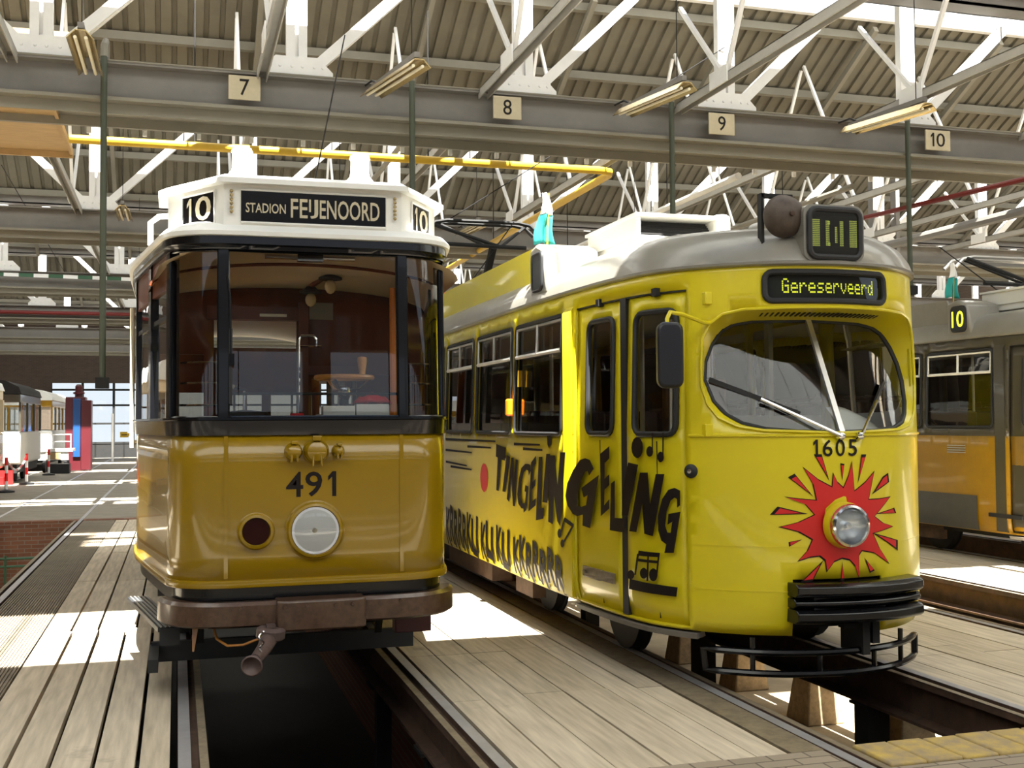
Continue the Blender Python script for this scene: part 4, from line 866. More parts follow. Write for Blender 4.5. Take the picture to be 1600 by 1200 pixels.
# ------------------------------------------------------------------ articulated trams
DWP = [(0,0),(.3,.045),(.51,.13),(.68,.25),(.83,.4),(.95,.58),(1.035,.8),(1.11,1.33),(1.16,2.3),(1.17,3.2),(1.17,4.2),(1.17,6),(1.17,10)]
def articulated(cx, ny, lab, low, up, roofm, full, name='tram'):
    P = Plan(DWP, cx, ny); E = P.L[-1]
    def f(s, z, off=0):
        p, n = P.at(s)
        i = .035*max(0, (.55-z)/.2)**2 if z < .55 else 0
        i += .03*max(0, z-1.65)
        q = p+n*(off-i); return (cx+q.x, ny+q.y, z)
    T = thing(name, lab, 'tram', (cx, ny+4.8, 0), 'trams in the front row')
    def B(m, nm, mt, parent=None, **k): return m.build(nm, mt, parent or T, **k)
    us = sorted(set([round(x, 3) for x in frange(-2.7, 2.7, .06)+frange(-E+.02, -2.7, .35)+frange(2.7, E-.02, .35)]))
    ZT = 2.66
    wins = [(-2.64,-3.82),(-3.935,-5.13),(-5.28,-6.41),(-6.58,-7.75),(-7.9,-9.05)]
    LW = [rrect(b, a, 1.585, 2.50, .05) for a, b in wins]
    RW = [rrect(-a, -b, 1.585, 2.50, .05) for a, b in wins] + [rrect(1.25, 2.45, 1.585, 2.45, .08)]
    lip = [(-.895,2.02),(-.885,2.20),(-.835,2.295),(-.75,2.352),(-.615,2.376),(-.27,2.384),(0,2.386)]
    lowp = [(.50,1.618),(.66,1.645),(.78,1.70),(.85,1.785),(.89,1.90)]
    lipf = lip + [(-a, b) for a, b in lip[:-1][::-1]] + [(a, b) for a, b in lowp[::-1]] + [(0,1.60)] + [(-a, b) for a, b in lowp]
    door = [(-2.39,.37),(-1.0,.37),(-1.0,2.525),(-2.39,2.525)]
    disp = rrect(-.485, .39, 2.425, 2.607, .05)
    SPL = 1.48
    bot = [(-E,.35),(-.34,.35),(-.34,.70),(.29,.70),(.29,.35),(E,.35)]
    zz = frange(.42, 2.62, .13)
    if low is up:
        body = B(panel(bot+[(E,ZT),(-E,ZT)], LW+RW+[lipf, door, disp], f, us, zz), 'body_shell', low, solid=.03, sharp=50)
    else:
        body = B(panel(bot+[(E,SPL),(-1.0,SPL),(-1.0,.37),(-2.39,.37),(-2.39,SPL),(-E,SPL)], [], f, us, [z for z in zz if z < SPL]), 'lower_body_panel', low, solid=.03, sharp=50)
        B(panel([(-E,SPL),(-2.39,SPL),(-2.39,2.525),(-1.0,2.525),(-1.0,SPL),(E,SPL),(E,ZT),(-E,ZT)], LW+RW+[lipf, disp], f, us, [z for z in zz if z > SPL]), 'upper_body_panel', up, solid=.03, sharp=50)
        B(cover(f, -E, -2.9, .36, .77, .014, .3, 7), 'skirt_panel', K['skirt'], body)
    # windscreen: two flat raked panes in a deep recess
    def g(x, z, o=0):
        h = (z-1.6)/.74; return (cx+x, ny+P.yx(x)*(1-.5*h)+.02+.38*h-o, z)
    sa = [(-.735,1.94),(-.715,2.06),(-.665,2.17),(-.60,2.26),(-.52,2.305),(-.39,2.327),(-.04,2.336)]
    sb = [(-.705,1.80),(-.655,1.72),(-.58,1.662),(-.46,1.625),(-.27,1.608),(0,1.602)]
    gl = sa + [(-a, b) for a, b in sa[::-1]] + [(-a, b) for a, b in sb] + [(a, b) for a, b in sb[:-1][::-1]]
    ws = B(panel(gl, [], g, frange(-.7,.7,.1), frange(1.65,2.3,.1)), 'windscreen', K['glass'])
    B(outline(gl, g, .016, 8), 'windscreen_gasket', K['rub'], ws)
    # reveal between body opening and glass, matched by angle
    def polar(poly, c, n=72):
        pr = resample(poly, .01); out = []
        for k in range(n):
            t = 2*PI*k/n; dx, dz = math.cos(t), math.sin(t)
            out.append(max(pr, key=lambda p: ((p[0]-c[0])*dx+(p[1]-c[1])*dz)/max(1e-6, math.hypot(p[0]-c[0], p[1]-c[1]))))
        return out
    a = polar(lipf, (0,2.0)); b = polar(gl, (0,2.0)); m = MB(); n = len(a); v = []
    for (s, z), (x, w) in zip(a, b):
        A = Vector(f(s, z)); G = Vector(g(x, w)); v += [A, A.lerp(G, .5), G]
    m.add(v, [(3*k+j, 3*((k+1) % n)+j, 3*((k+1) % n)+j+1, 3*k+j+1) for k in range(n) for j in (0,1)])
    rv = B(m, 'windscreen_surround', up)
    B(outline(lipf, lambda u, w: f(u, w, .004), .010, 6), 'brow_edge', up, rv)
    m = MB()
    for i in range(26):
        x = -.45+.036*i; p = Vector(f(x, 2.38)); q = Vector(g(x*.9, 2.335)); r = p.lerp(q, .35); r2 = p.lerp(q, .62)
        m.bar(r+Vector((0,0,-.003)), r2+Vector((.02,0,-.003)), .012, .006)
    B(m, 'brow_vent', K['dark'], rv, smooth=False)
    m = MB(); m.bar(g(0,1.59,.012), g(0,2.345,.012), .036, .02, (0,-1,.5)); B(m, 'centre_mullion', K['alu'], ws)
    for p0, p1, b0, b1 in (((-.03,1.58),(-.47,1.815),(-.72,1.945),(-.25,1.72)), ((.11,1.58),(.33,1.80),(.24,1.70),(.47,1.93))):
        m = MB(); m.tube([g(*p0, .05), g(*p1, .05)], .011, 6); m.lathe([(.026,0),(.022,.03),(.01,.035)], g(*p0, .02), (0,-1,0), 12); w = B(m, 'wiper', K['chr'])
        m = MB(); m.bar(g(*b0, .03), g(*b1, .03), .012, .03); B(m, 'wiper_blade', K['rub'], w)
    # display over the windscreen
    dp = B(panel(disp, [], lambda u, w: f(u, w, -.045), frange(-.45,.35,.08), []), 'destination_display', K['disp'])
    B(outline(disp, lambda u, w: f(u, w, .002), .020, 8), 'display_gasket', K['rub'], dp)
    B(panel(disp, [], lambda u, w: f(u, w, -.008), frange(-.45,.35,.08), []), 'display_glass', K['tglass'], dp)
    if full:
        FN = {'G':["01110","10001","10000","10111","10001","10001","01111"],'e':["00000","00000","01110","10001","11111","10000","01111"],'r':["00000","00000","10110","11001","10000","10000","10000"],'s':["00000","00000","01111","10000","01110","00001","11110"],'v':["00000","00000","10001","10001","10001","01010","00100"],'d':["00001","00001","01101","10011","10001","10011","01101"]}
        m = MB(); x = -.365; st = .0097
        for chx in 'Gereserveerd':
            for r, row in enumerate(FN[chx]):
                for c_, bit in enumerate(row):
                    if bit == '1':
                        s = x+c_*st; z = 2.560-r*.0135
                        m.add([f(s,z,-.043),f(s+.0078,z,-.043),f(s+.0078,z+.0105,-.043),f(s,z+.0105,-.043)], [(0,1,2,3)])
            x += 6.15*st
        B(m, 'display_dots', K['led'], dp, smooth=False, fixn=False)
    # gutter, roof
    B(strip(f, -E, E, [(-.03,2.645),(.012,2.645),(.03,2.655),(.032,2.672),(.0,2.685),(-.03,2.685)], .05), 'gutter', K['groof'])
    prof = [(0,2.67),(.02,2.74),(.07,2.83),(.16,2.905),(.30,2.955),(.55,2.99),(.85,3.01),(1.165,3.02)]
    ss = sorted(set([round(s, 3) for s in frange(-2.6,2.6,.06)+frange(-E,-2.6,.5)+frange(2.6,E,.5)]))
    m = MB(); v = []; fc = []; n = len(prof)
    for s in ss:
        p, nn = P.at(s)
        for d, z in prof:
            k = 1-d/1.17; fz = max(0, 1-p.y/1.6)
            zz2 = z - .03*fz*min(1, d*2)*(1-min(1, d/1.1))
            v.append((cx+p.x*k, ny+p.y+d*1.25*math.exp(-(p.y/1.0)**2) + .012, zz2))
    for i in range(len(ss)-1):
        for j in range(n-1): fc.append((i*n+j, (i+1)*n+j, (i+1)*n+j+1, i*n+j+1))
    m.add(v, fc); rf = B(m, 'roof', roofm, sharp=60)
    # side screens along the roof
    for sx in (-1, 1):
        m = MB(); x0 = cx+sx*1.04; x1 = cx+sx*1.01
        m.add([(x0,ny+2.75,2.80),(x0,ny+9.4,2.80),(x0,ny+9.4,3.17),(x0,ny+2.95,3.17),(x1,ny+2.75,2.80),(x1,ny+9.4,2.80),(x1,ny+9.4,3.17),(x1,ny+2.95,3.17)], [(0,1,2,3),(7,6,5,4),(0,4,5,1),(1,5,6,2),(2,6,7,3),(3,7,4,0)])
        B(m, 'roof_screen', up if full else roofm, rf, smooth=False)
        m = MB(); m.prism([(2.34,2.70),(2.78,2.70),(2.80,3.11),(2.62,3.14),(2.44,3.08)], lambda u, w, t: (cx+sx*(1.155-t), ny+u, w), 0, .48); hb = B(m, 'side_number_box', roofm, rf, bevel=.03)
        rr = rrect(2.44, 2.70, 2.75, 3.05, .05)
        m = MB(); m.prism(rr, lambda u, w, t: (cx+sx*(1.156+t), ny+u, w), 0, .01); B(m, 'side_number_glass', K['disp'], hb)
        B(outline(rr, lambda u, w: (cx+sx*1.163, ny+u, w), .014, 6), 'side_number_gasket', K['rub'], hb)
        if not full:
            m = MB(); text('10', 2.69, 2.47, 2.80, 3.0, lambda u, w: (cx+sx*1.169, ny+u, w), .012, m); B(m, 'side_route_numeral', K['led'], hb, smooth=False, fixn=False)
    # number box at the front of the roof
    m = MB(); m.prism(rrect(-.235, .195, 2.675, 3.03, .06), lambda u, w, t: (cx+u, ny+t, w), .03, .75); nb = B(m, 'number_box', roofm, rf, sharp=60)
    gg = rrect(-.20, .16, 2.70, 3.0, .05)
    m = MB(); m.prism(gg, lambda u, w, t: (cx+u, ny+.028-t, w), 0, .006); B(m, 'number_display', K['disp'], nb, smooth=False)
    B(outline(gg, lambda u, w: (cx+u, ny+.022, w), .020, 8), 'number_gasket', K['rub'], nb)
    m = MB()
    for (u0, u1, w0, w1) in ((-.18,-.125,2.765,2.935),(.085,.14,2.765,2.935),(-.085,-.06,2.77,2.93),(-.07,-.05,2.905,2.93),(-.07,-.05,2.77,2.79),(.015,.04,2.77,2.93),(-.02,-.003,2.79,2.89)):
        a_ = u0
        while a_ < u1-.003:
            z_ = w0
            while z_ < w1-.003:
                m.add([(cx+a_,ny+.019,z_),(cx+a_+.006,ny+.019,z_),(cx+a_+.006,ny+.019,z_+.008),(cx+a_,ny+.019,z_+.008)], [(0,1,2,3)]); z_ += .0115
            a_ += .009
    B(m, 'number_dots', K['led2'], nb, smooth=False, fixn=False)
    m = MB(); m.prism(gg, lambda u, w, t: (cx+u, ny+.015-t, w), 0, .003); B(m, 'number_glass', K['glass'], nb, smooth=False)
    # doors
    for s0, s1, w0, w1 in ((-2.375,-1.66,-2.175,-1.765), (-1.575,-1.01,-1.475,-1.08)):
        hole = rrect(w0, w1, 1.595, 2.40, .07)
        lf = B(panel([(s0,.375),(s1,.375),(s1,2.515),(s0,2.515)], [hole], lambda u, w: f(u, w, -.02), frange(s0+.05, s1-.05, .08), frange(.5,2.4,.15)), 'door_leaf', up if low is up else up, solid=.03, sharp=50)
        if low is not up: B(cover(lambda u, w, o=0: f(u, w, o), s0+.01, s1-.01, .40, SPL, -.014, .08), 'lower_door_panel', low, lf, solid=.004)
        B(panel(hole, [], lambda u, w: f(u, w, -.035), frange(w0+.05, w1-.05, .1), []), 'door_window', K['tglass'], lf)
        B(outline(hole, lambda u, w: f(u, w, -.014), .020, 8), 'door_window_gasket', K['rub'], lf)
        sm = (s0+s1)/2+.05
        B(strip(f, sm-.003, sm+.003, [(-.024,.4),(-.016,.4),(-.016,1.55),(-.024,1.55)], .01), 'fold_seam', K['dark'], lf)
        m = MB(); m.tube([f(sm+.04, 1.2, -.12), f(sm+.04, 2.35, -.12)], .018, 8); B(m, 'door_pole', K['alu'], lf)
        m = MB(); m.box(*[c for c in (lambda q: (q[0]-.02, q[0]+.02, q[1]-.03, q[1]+.03, 2.50, 2.55))(f(sm, 2.5, 0))]); B(m, 'door_roller', K['dark'], lf)
    B(strip(f, -1.655, -1.58, [(-.04,.375),(.004,.375),(.004,2.52),(-.04,2.52)], .03), 'door_seal', K['rub'])
    B(strip(f, -2.42, -.98, [(-.05,2.515),(-.005,2.515),(-.005,2.545),(-.05,2.545)], .05), 'door_track', K['rub'])
    B(strip(f, -2.60, -2.44, [(-.01,.36),(.03,.38),(.03,2.50),(-.01,2.56)], .04), 'door_pillar', up if low is up else up)
    B(strip(f, -2.42, -.95, [(-.10,.30),(.03,.30),(.03,.335),(-.10,.335)], .05), 'door_sill', K['steelg'])
    # side windows
    for hs in (LW, RW):
        for h in hs:
            x0 = min(p[0] for p in h); x1 = max(p[0] for p in h)
            w = B(panel(h, [], lambda u, q: f(u, q, -.02), [], []), 'side_window', K['tglass'])
            B(outline(h, lambda u, q: f(u, q, .0), .018, 6), 'window_gasket', K['rub'], w)
            m = MB(); m.tube([f(x0+.03,2.235,.004), f(x1-.03,2.235,.004)], .018, 6); m.tube([f((x0+x1)/2,2.235,.004), f((x0+x1)/2,2.47,.004)], .014, 6)
            m.tube([f(u, q, .002) for u, q in ((x0+.03,2.25),(x0+.03,2.47),(x1-.03,2.47),(x1-.03,2.25))], .012, 6); B(m, 'vent_frame', K['alu'] if full else K['white'], w)
    # lamp, bumper, guard
    hl = (cx-.01, ny-.005, 1.03)
    m = MB(); m.lathe([(.145,.0),(.143,.03),(.137,.05),(.125,.052)], hl, (0,-1,0), 40, False); h = B(m, 'headlamp', K['yel'] if full else K['gbody'])
    m = MB(); m.lathe([(.128,.045),(.135,.07),(.128,.09),(.114,.095),(.11,.08)], hl, (0,-1,0), 40, False); B(m, 'headlamp_rim', K['chr'], h)
    m = MB(); m.lathe([(.125,.082),(.09,.055),(.05,.038),(.02,.034),(.018,.06),(.002,.062)], hl, (0,-1,0), 36, False); B(m, 'lamp_reflector', K['lens2'], h)
    m = MB(); m.lathe([(.112,.085),(.095,.105),(.05,.115),(.002,.118)], hl, (0,-1,0), 36, False); B(m, 'lamp_glass', K['glass'], h)
    bpn = None
    for i, (z0, z1, o) in enumerate(((.60,.685,.16),(.53,.59,.13),(.44,.525,.16))):
        pts = [(x/20*.62-.0, 0) for x in range(-20, 21)]
        m = MB(); pr = [(.0,z0),(o*.8,z0),(o,z0+.02),(o,z1-.02),(o*.8,z1),(0,z1)]
        fb = lambda x, z, off: (cx+.10+x, ny+.45*x*x+.06*x-off+.03, z)
        v = [fb(-.465+.93*k/24, z, off) for k in range(25) for off, z in pr]; n6 = len(pr)
        fc = [(k*n6+j, (k+1)*n6+j, (k+1)*n6+(j+1) % n6, k*n6+(j+1) % n6) for k in range(24) for j in range(n6)] + [tuple(range(n6)), tuple(24*n6+j for j in range(n6))]
        m.add(v, fc); q = B(m, 'bumper' if i == 0 else 'bumper_rib', K['blk'], bpn, bevel=.006)
        if i == 0: bpn = q
    m = MB(); m.box(cx-.25, cx+.25, ny-.05, ny+.0, .525, .60); B(m, 'bumper_core', K['rub'], bpn)
    m = MB(); m.box(cx-.3, cx+.26, ny+.25, ny+1.2, .36, .66); m.box(cx+.12, cx+.17, ny+.0, ny+.25, .22, .50); m.box(cx+.02, cx+.24, ny+.05, ny+.12, .38, .43); m.box(cx+.21, cx+.26, ny+.03, ny+.10, .28, .48); B(m, 'coupler', K['dark'])
    def gd(s, z): 
        p, nn = P.at(s*.86); return (cx+p.x*.93, ny+p.y*.9+.03, z)
    rl = [gd(-1.12+2.24*k/28, .245) for k in range(29)]; r2 = [gd(-1.10+2.2*k/28, .115) for k in range(29)]
    m = MB(); m.tube(rl+r2[::-1], .022, 8, True); gr = B(m, 'life_guard', K['blk'])
    for s in (-.72, -.2, .3, .66):
        m = MB(); m.tube([gd(s,.115), gd(s,.245)]+([gd(s,.335)] if abs(s) > .5 else []), .016, 6); B(m, 'guard_bracket', K['blk'], gr)
    # underframe, bogies
    m = MB(); m.box(cx-.95, cx+.95, ny+1.0, ny+9.4, .34, .62); m.box(cx-.66, cx+.66, ny+.6, ny+1.1, .33, .5); B(m, 'underframe', K['dark'])
    for yb in (ny+2.6, ny+8.4):
        m = MB(); m.box(cx-.95, cx+.95, yb-1.1, yb+1.1, .28, .40); bg = B(m, 'bogie', K['dark'])
        for yy in (yb-.9, yb+.9):
            for sx in (-1, 1):
                m = MB(); m.lathe([(.05,-.06),(.28,-.06),(.35,-.05),(.35,-.035),(.325,-.03),(.325,.05),(.05,.06)], (cx+sx*.74, yy, .328), (sx,0,0), 26); B(m, 'wheel', K['dark'], bg)
    m = MB(); m.box(cx-1.02, cx-.9, ny+3.2, ny+3.7, .16, .34); m.box(cx-1.05, cx-.85, ny+4.4, ny+6.2, .15, .34); B(m, 'equipment_box', K['rust'])
    # inside
    fl = [(-1.0,1.2),(-.85,.75),(-.6,.45),(0,.3),(.6,.45),(.85,.75),(1.0,1.2),(1.1,2.5),(1.1,9.7),(-1.1,9.7),(-1.1,2.5)]
    m = MB(); m.prism(fl, lambda u, w, t: (cx+u, ny+w, t), .86, .90); B(m, 'saloon_floor', K['pgrey'])
    m = MB(); m.prism([(a_*.97, b_+.45 if b_ < 1.3 else b_) for a_, b_ in fl], lambda u, w, t: (cx+u, ny+w, t), 2.60, 2.63); B(m, 'saloon_ceiling', K['pgrey'])
    B(cover(f, 2.45, E, .9, 1.58, -.06, .2), 'inner_lining', K['pgrey']); B(cover(f, -E, -2.45, .9, 1.58, -.06, .2), 'inner_lining', K['pgrey'])
    m = MB(); m.prism([(-.8,.42),(-.5,.28),(0,.2),(.5,.28),(.8,.42),(.7,.75),(-.7,.75)], lambda u, w, t: (cx+u, ny+w, t), 1.42, 1.56); ds = B(m, 'dashboard', K['pgrey'])
    m = MB(); m.box(cx-.55, cx-.05, ny+1.42, ny+1.52, 1.45, 2.0); m.box(cx-.52, cx-.08, ny+1.0, ny+1.45, 1.32, 1.42); m.box(cx-.36, cx-.24, ny+1.15, ny+1.3, .9, 1.34); B(m, 'driver_seat', K['brown'], bevel=.03)
    m = MB(); m.box(cx-.15, cx+1.02, ny+1.9, ny+1.94, .9, 1.72); m.box(cx-.15, cx-.11, ny+1.88, ny+1.95, .9, 2.6); m.box(cx+.55, cx+.59, ny+1.88, ny+1.95, 1.7, 2.6); B(m, 'cab_partition', K['alu'])
    for x, y in ((-.62,1.7),(-.05,1.75),(-.5,2.6),(.5,2.8),(-.5,4.2),(.5,4.4)):
        m = MB(); m.tube([(cx+x, ny+y, .9),(cx+x, ny+y, 2.6)], .02, 8); B(m, 'grab_pole', K['alu'])
    for i in range(7):
        for sx in (-1, 1):
            y = ny+3.0+.92*i; m = MB(); x0 = cx+sx*.62
            m.box(x0-.36, x0+.36, y, y+.40, 1.24, 1.30); m.box(x0-.36, x0+.36, y+.38, y+.44, 1.27, 1.78); m.box(x0-.05, x0+.05, y+.15, y+.25, .9, 1.24); B(m, 'passenger_seat', K['seat'], bevel=.02)
    m = MB(); m.box(cx-1.12, cx+1.12, ny+9.85, ny+9.9, .36, 3.0); B(m, 'rear_gangway', K['rub'])
    # roof gear: collector frame, louvred box
    m = MB(); m.box(cx-.62, cx+.02, ny+1.75, ny+2.75, 3.0, 3.10); lv = B(m, 'resistor_box', K['white'], bevel=.015)
    m = MB(); m.box(cx-.66, cx+.06, ny+1.70, ny+2.8, 3.235, 3.26); 
    for x in (-.64, .02): m.box(cx+x, cx+x+.03, ny+1.72, ny+2.78, 3.08, 3.24)
    B(m, 'box_cover', K['white'], lv)
    m = MB()
    for i in range(7): m.box(cx-.60, cx+.01, ny+1.76+.02*i, ny+1.765+.02*i, 3.105+.018*i, 3.118+.018*i)
    m.box(cx-.61, cx+.01, ny+1.95, ny+2.7, 3.10, 3.235); B(m, 'louvre', K['dark'], lv)
    py, pz = (ny+8.4, 4.40) if full else (ny+2.95, 3.76)
    kz = pz-.42
    pn = thing
    m = MB(); m.box(cx-.55, cx+.55, py-.6, py-.52, 3.08, 3.14); m.box(cx-.55, cx+.55, py+.52, py+.6, 3.08, 3.14); m.box(cx-.55, cx-.48, py-.6, py+.6, 3.05, 3.14); m.box(cx+.48, cx+.55, py-.6, py+.6, 3.05, 3.14); pg = B(m, 'pantograph', K['dark'])
    m = MB(); m.tube([(cx, py+.5, 3.14), (cx, py-.35, kz)], .055, 8); B(m, 'lower_arm', K['dark'], pg)
    m = MB(); m.tube([(cx-.1, py-.35, kz), (cx-.62, py+.2, pz-.03)], .02, 6); m.tube([(cx+.1, py-.35, kz), (cx+.62, py+.2, pz-.03)], .02, 6); m.tube([(cx-.75, py-.35, kz+.02), (cx+.45, py-.35, kz)], .028, 6); m.tube([(cx-.95, py-.3, kz+.32), (cx+.1, py-.35, kz)], .026, 6); B(m, 'upper_arm', K['dark'], pg)
    for dy in (0, .22):
        m = MB(); m.tube([(cx-.78, py+.15+dy, pz-.14),(cx-.66, py+.15+dy, pz-.03),(cx-.5, py+.15+dy, pz),(cx+.5, py+.15+dy, pz),(cx+.66, py+.15+dy, pz-.03),(cx+.78, py+.15+dy, pz-.14)], .026, 6); B(m, 'collector_bow', K['alu'] if not full else K['dark'], pg)
    m = MB(); m.tube([(cx-.5, py-.5, 3.14), (cx-.9, py+.3, 3.9)], .008, 5); m.tube([(cx-.6, py-.5, 3.14), (cx+.3, py-.3, kz+.35)], .008, 5); B(m, 'arm_stay', K['dark'], pg)
    return T, f, g, B, P, rf

T16, f, g, B, P16, rf16 = articulated(3.97, 6.15, 'bright yellow tram numbered 1605 with red starburst and Tingelingeling lettering', K['yel'], K['yel'], K['groof'], True)
cx, ny = 3.97, 6.15
# painted decoration
dl = lambda u, v: f(u, v, .012)
ds = lambda u, v: f(u, v, .005)
def grow(poly, k):
    x = sum(p[0] for p in poly)/len(poly); y = sum(p[1] for p in poly)/len(poly)
    return [(x+(a-x)*k, y+(b-y)*k) for a, b in poly]
B(decal([grow(STAR, 1.045)] + [grow(s, 1.45) for s in SHARDS], lambda u, v: f(u, v, .004)), 'starburst_outline', K['ink'], fixn=False)
B(decal([STAR] + SHARDS, lambda u, v: f(u, v, .007)), 'starburst', K['red'], fixn=False)
B(decal(LET+NOTE[:1], dl), 'tingelingeling_lettering', K['ink'], fixn=False)
for grp_ in (NOTE[1:3], NOTE[3:5], NOTE[5:13], NOTE[13:14], NOTE[14:]): B(decal(grp_, dl), 'painted_music_note', K['ink'], fixn=False)
m = MB()
for (a, b) in LN:
    h = .012; m2 = decal([[(a[0],a[1]-h),(b[0],b[1]-h*.6),(b[0],b[1]+h*.6),(a[0],a[1]+h)]], ds); m.add(m2.v, m2.f)
B(m, 'painted_speed_lines', K['ink'], fixn=False)
m = MB(); W = 'KRRRRKLIKLIKLIKKRRRRR'
for i, chx in enumerate(W):
    t = i/(len(W)-1); s = -6.40+t*3.63; zb = .385-.0*t + (.03 if i % 2 else -.01); h = .40-.12*t
    wd = .19 if chx != 'I' else .07
    text(chx, 0, wd, 0, h, lambda u, v: f(s+u+.22*v*.3-.03, zb+v-.12*u, .008), .035, m)
B(m, 'klikklik_lettering', K['ink'], fixn=False)
m = MB(); n = 26; poly = [(-4.84+.135*math.cos(2*PI*k/n), 1.154+.135*math.sin(2*PI*k/n)) for k in range(n)]
B(decal([poly], ds), 'red_emergency_plate', K['red'], fixn=False)
m = MB()
for s, a, b in (('1',-.20,-.17),('6',-.14,-.075),('0',-.055,.01),('5',.035,.10)): text(s, a-.0, b, 1.455, 1.56, lambda u, v: f(u, v, .005), .008, m)
B(m, 'fleet_number', K['ink'], fixn=False)
# seams on the nose, hinges, button, lamp, handles
for z in (.90, .625): B(strip(f, -.95, .95, [(.0,z-.003),(.003,z-.003),(.003,z+.003),(0,z+.003)], .05), 'panel_seam', K['yel'])
B(strip(f, -.98, .98, [(-.01,1.575),(.012,1.58),(.014,1.592),(-.01,1.60)], .05), 'waist_bead', K['yel'])
q = f(-.967, 1.362, .0); m = MB(); p_, n_ = P16.at(-.967)
m.lathe([(.045,0),(.045,.01),(.03,.018),(.02,.02)], q, (n_.x, n_.y, 0), 20); bt = B(m, 'door_button', K['rub'])
m = MB(); m.lathe([(.016,.018),(.014,.032),(.004,.034)], q, (n_.x, n_.y, 0), 12); B(m, 'button_cap', K['chr'], bt)
m = MB(); q = f(-3.90, 1.808, .02); m.lathe([(.03,-.075),(.045,-.06),(.045,.06),(.03,.075)], q, (0,0,1), 16); B(m, 'side_repeater_lamp', K['amberl'])
m = MB(); m.bar(f(-3.7,1.98,-.04), f(-3.7,2.12,-.04), .12, .005, (0,1,0)); B(m, 'window_notice', K['amb'])
for z in (2.458, 1.62):
    m = MB(); m.box(*[v for v in (lambda q: (q[0]-.02, q[0]+.03, q[1]-.03, q[1]+.03, z-.04, z+.04))(f(-.86, z, .0))]); B(m, 'hinge', K['yel'], bevel=.006)
m = MB(); m.tube([f(-2.23,.60,-.0), f(-2.1,.585,.05), f(-1.85,.585,.05), f(-1.73,.60,.0)], .012, 6); m.bar(f(-2.23,.60,.0), f(-1.73,.60,.0), .02, .07); B(m, 'step_pocket', K['lip'])
# mirror with its yellow arm
mr = B(MB().tube([f(-.83,2.30,.0), f(-.86,2.30,.06), f(-.90,2.335,.30), f(-.92,2.34,.42), f(-.93,2.30,.44), f(-.93,2.10,.44)], .013, 8), 'mirror_arm', K['yel'])
q = Vector(f(-.93, 2.08, .40)); m = MB(); m.prism(rrect(-.085,.085,-.20,.20,.05), lambda u, v, t: (q.x+u+.3*t, q.y+t, q.z+v), -.05, .06); B(m, 'mirror_housing', K['mirror'], mr, bevel=.02)
# bell on a bracket, ventilator post, flag
bc = Vector((3.66, 6.33, 2.965))
m = MB(); m.lathe([(.135,.0),(.137,-.02),(.125,-.06),(.09,-.095),(.04,-.115),(.004,-.12)], bc+Vector((0,-.02,0)), (0,1,0), 36); bl = B(m, 'bell', K['bell'])
m = MB(); m.lathe([(.018,-.115),(.016,-.135),(.004,-.137)], bc+Vector((0,-.02,0)), (0,1,0), 12); B(m, 'bell_bolt', K['rust'], bl)
m = MB(); m.box(bc.x-.135, bc.x-.115, bc.y+.0, bc.y+.05, 2.78, 3.115); m.box(bc.x-.13, bc.x+.09, bc.y+.0, bc.y+.05, 3.09, 3.115); B(m, 'bell_bracket', K['dark'], bl)
m = MB(); m.lathe([(.075,0),(.075,.28),(.07,.32),(.05,.335),(.004,.34)], (4.20, 8.2, 3.0), (0,0,1), 24); B(m, 'roof_ventilator', K['white'])
def flag(x, y, z0, h, lab, sc=1.0):
    t = thing('flag', lab, 'flag', (x, y, z0))
    m = MB(); m.tube([(x,y,z0),(x+.02,y,z0+h)], .008, 6); m.build('pole', K['gas'], t)
    def fl(u, v, a, b):
        w = .02+.19*sc*(a+(b-a)*v); sag = .25*w
        return (x+.02-.10*sc*u+.05*math.sin(7*v+3*u), y-.03-w*.25*math.sin(4*u), z0+h-.04*u-.36*sc*(a+(b-a)*v)-.06*u*v)
    for a, b, c in ((0,.42,'whitec'),(.42,1.0,'teal')):
        def fw(u, v): 
            k = a+(b-a)*v; wd = (.035+.09*k)*sc
            return (x-.02+wd*(u-.5)*2*.7+.02*math.sin(6*k), y-.02+.03*math.sin(9*u+2*k), z0+h-.42*sc*k-.05*sc*abs(u-.4)*k)
        m = MB(); m.grid(fw, 12, 8); m.build('cloth_band', K[c], t, solid=.004)
flag(2.97, 8.95, 3.12, .48, 'small white and teal flag on the roof edge of yellow tram 1605')
# driver card and papers on the dashboard
m = MB(); m.prism(rrect(-.052,.052,0,.11,.01), lambda u, v, t: (cx-.60+u, ny+.42+t, 1.57+v), 0, .02); cd = m.build('route_card', K['disp']); tag(cd, 'dark card with a white letter E behind the windscreen of tram 1605', 'card')
m = MB(); text('E', cx-.625, cx-.58, 1.60, 1.655, lambda u, v: (u, ny+.418, v), .01, m); m.build('card_letter', K['paper'], cd, fixn=False)
def pap(u, v): return (cx+.30+.36*u, ny+.42+.24*v+.05*u, 1.565+.16*v+.05*math.sin(3*u+v))
m = MB(); m.grid(pap, 8, 6); tag(m.build('newspaper', K['paper'], solid=.004), 'white newspaper lying in the windscreen of tram 1605', 'newspaper')

# the grey tram on the far right is of the same build
TG, f2, g2, B2, P2, rf2 = articulated(10.3, 9.05, 'grey and amber tram with route box 10, parked far right', K['amb'], K['gbody'], K['groof'], False)
m = MB()
for i in range(4): m.bar(f2(-3.10,1.36-.028*i,.006), f2(-3.42,1.36-.028*i,.006), .012, .012)
B2(m, 'vent_slots', K['alu'])
m = MB(); m.bar(f2(-2.72,.56,.0), f2(-2.2,.555,.0), .02, .045); B2(m, 'step_pocket', K['dark'])
flag(9.25, 11.85, 3.12, .50, 'small white and green flag on the roof edge of the grey tram')
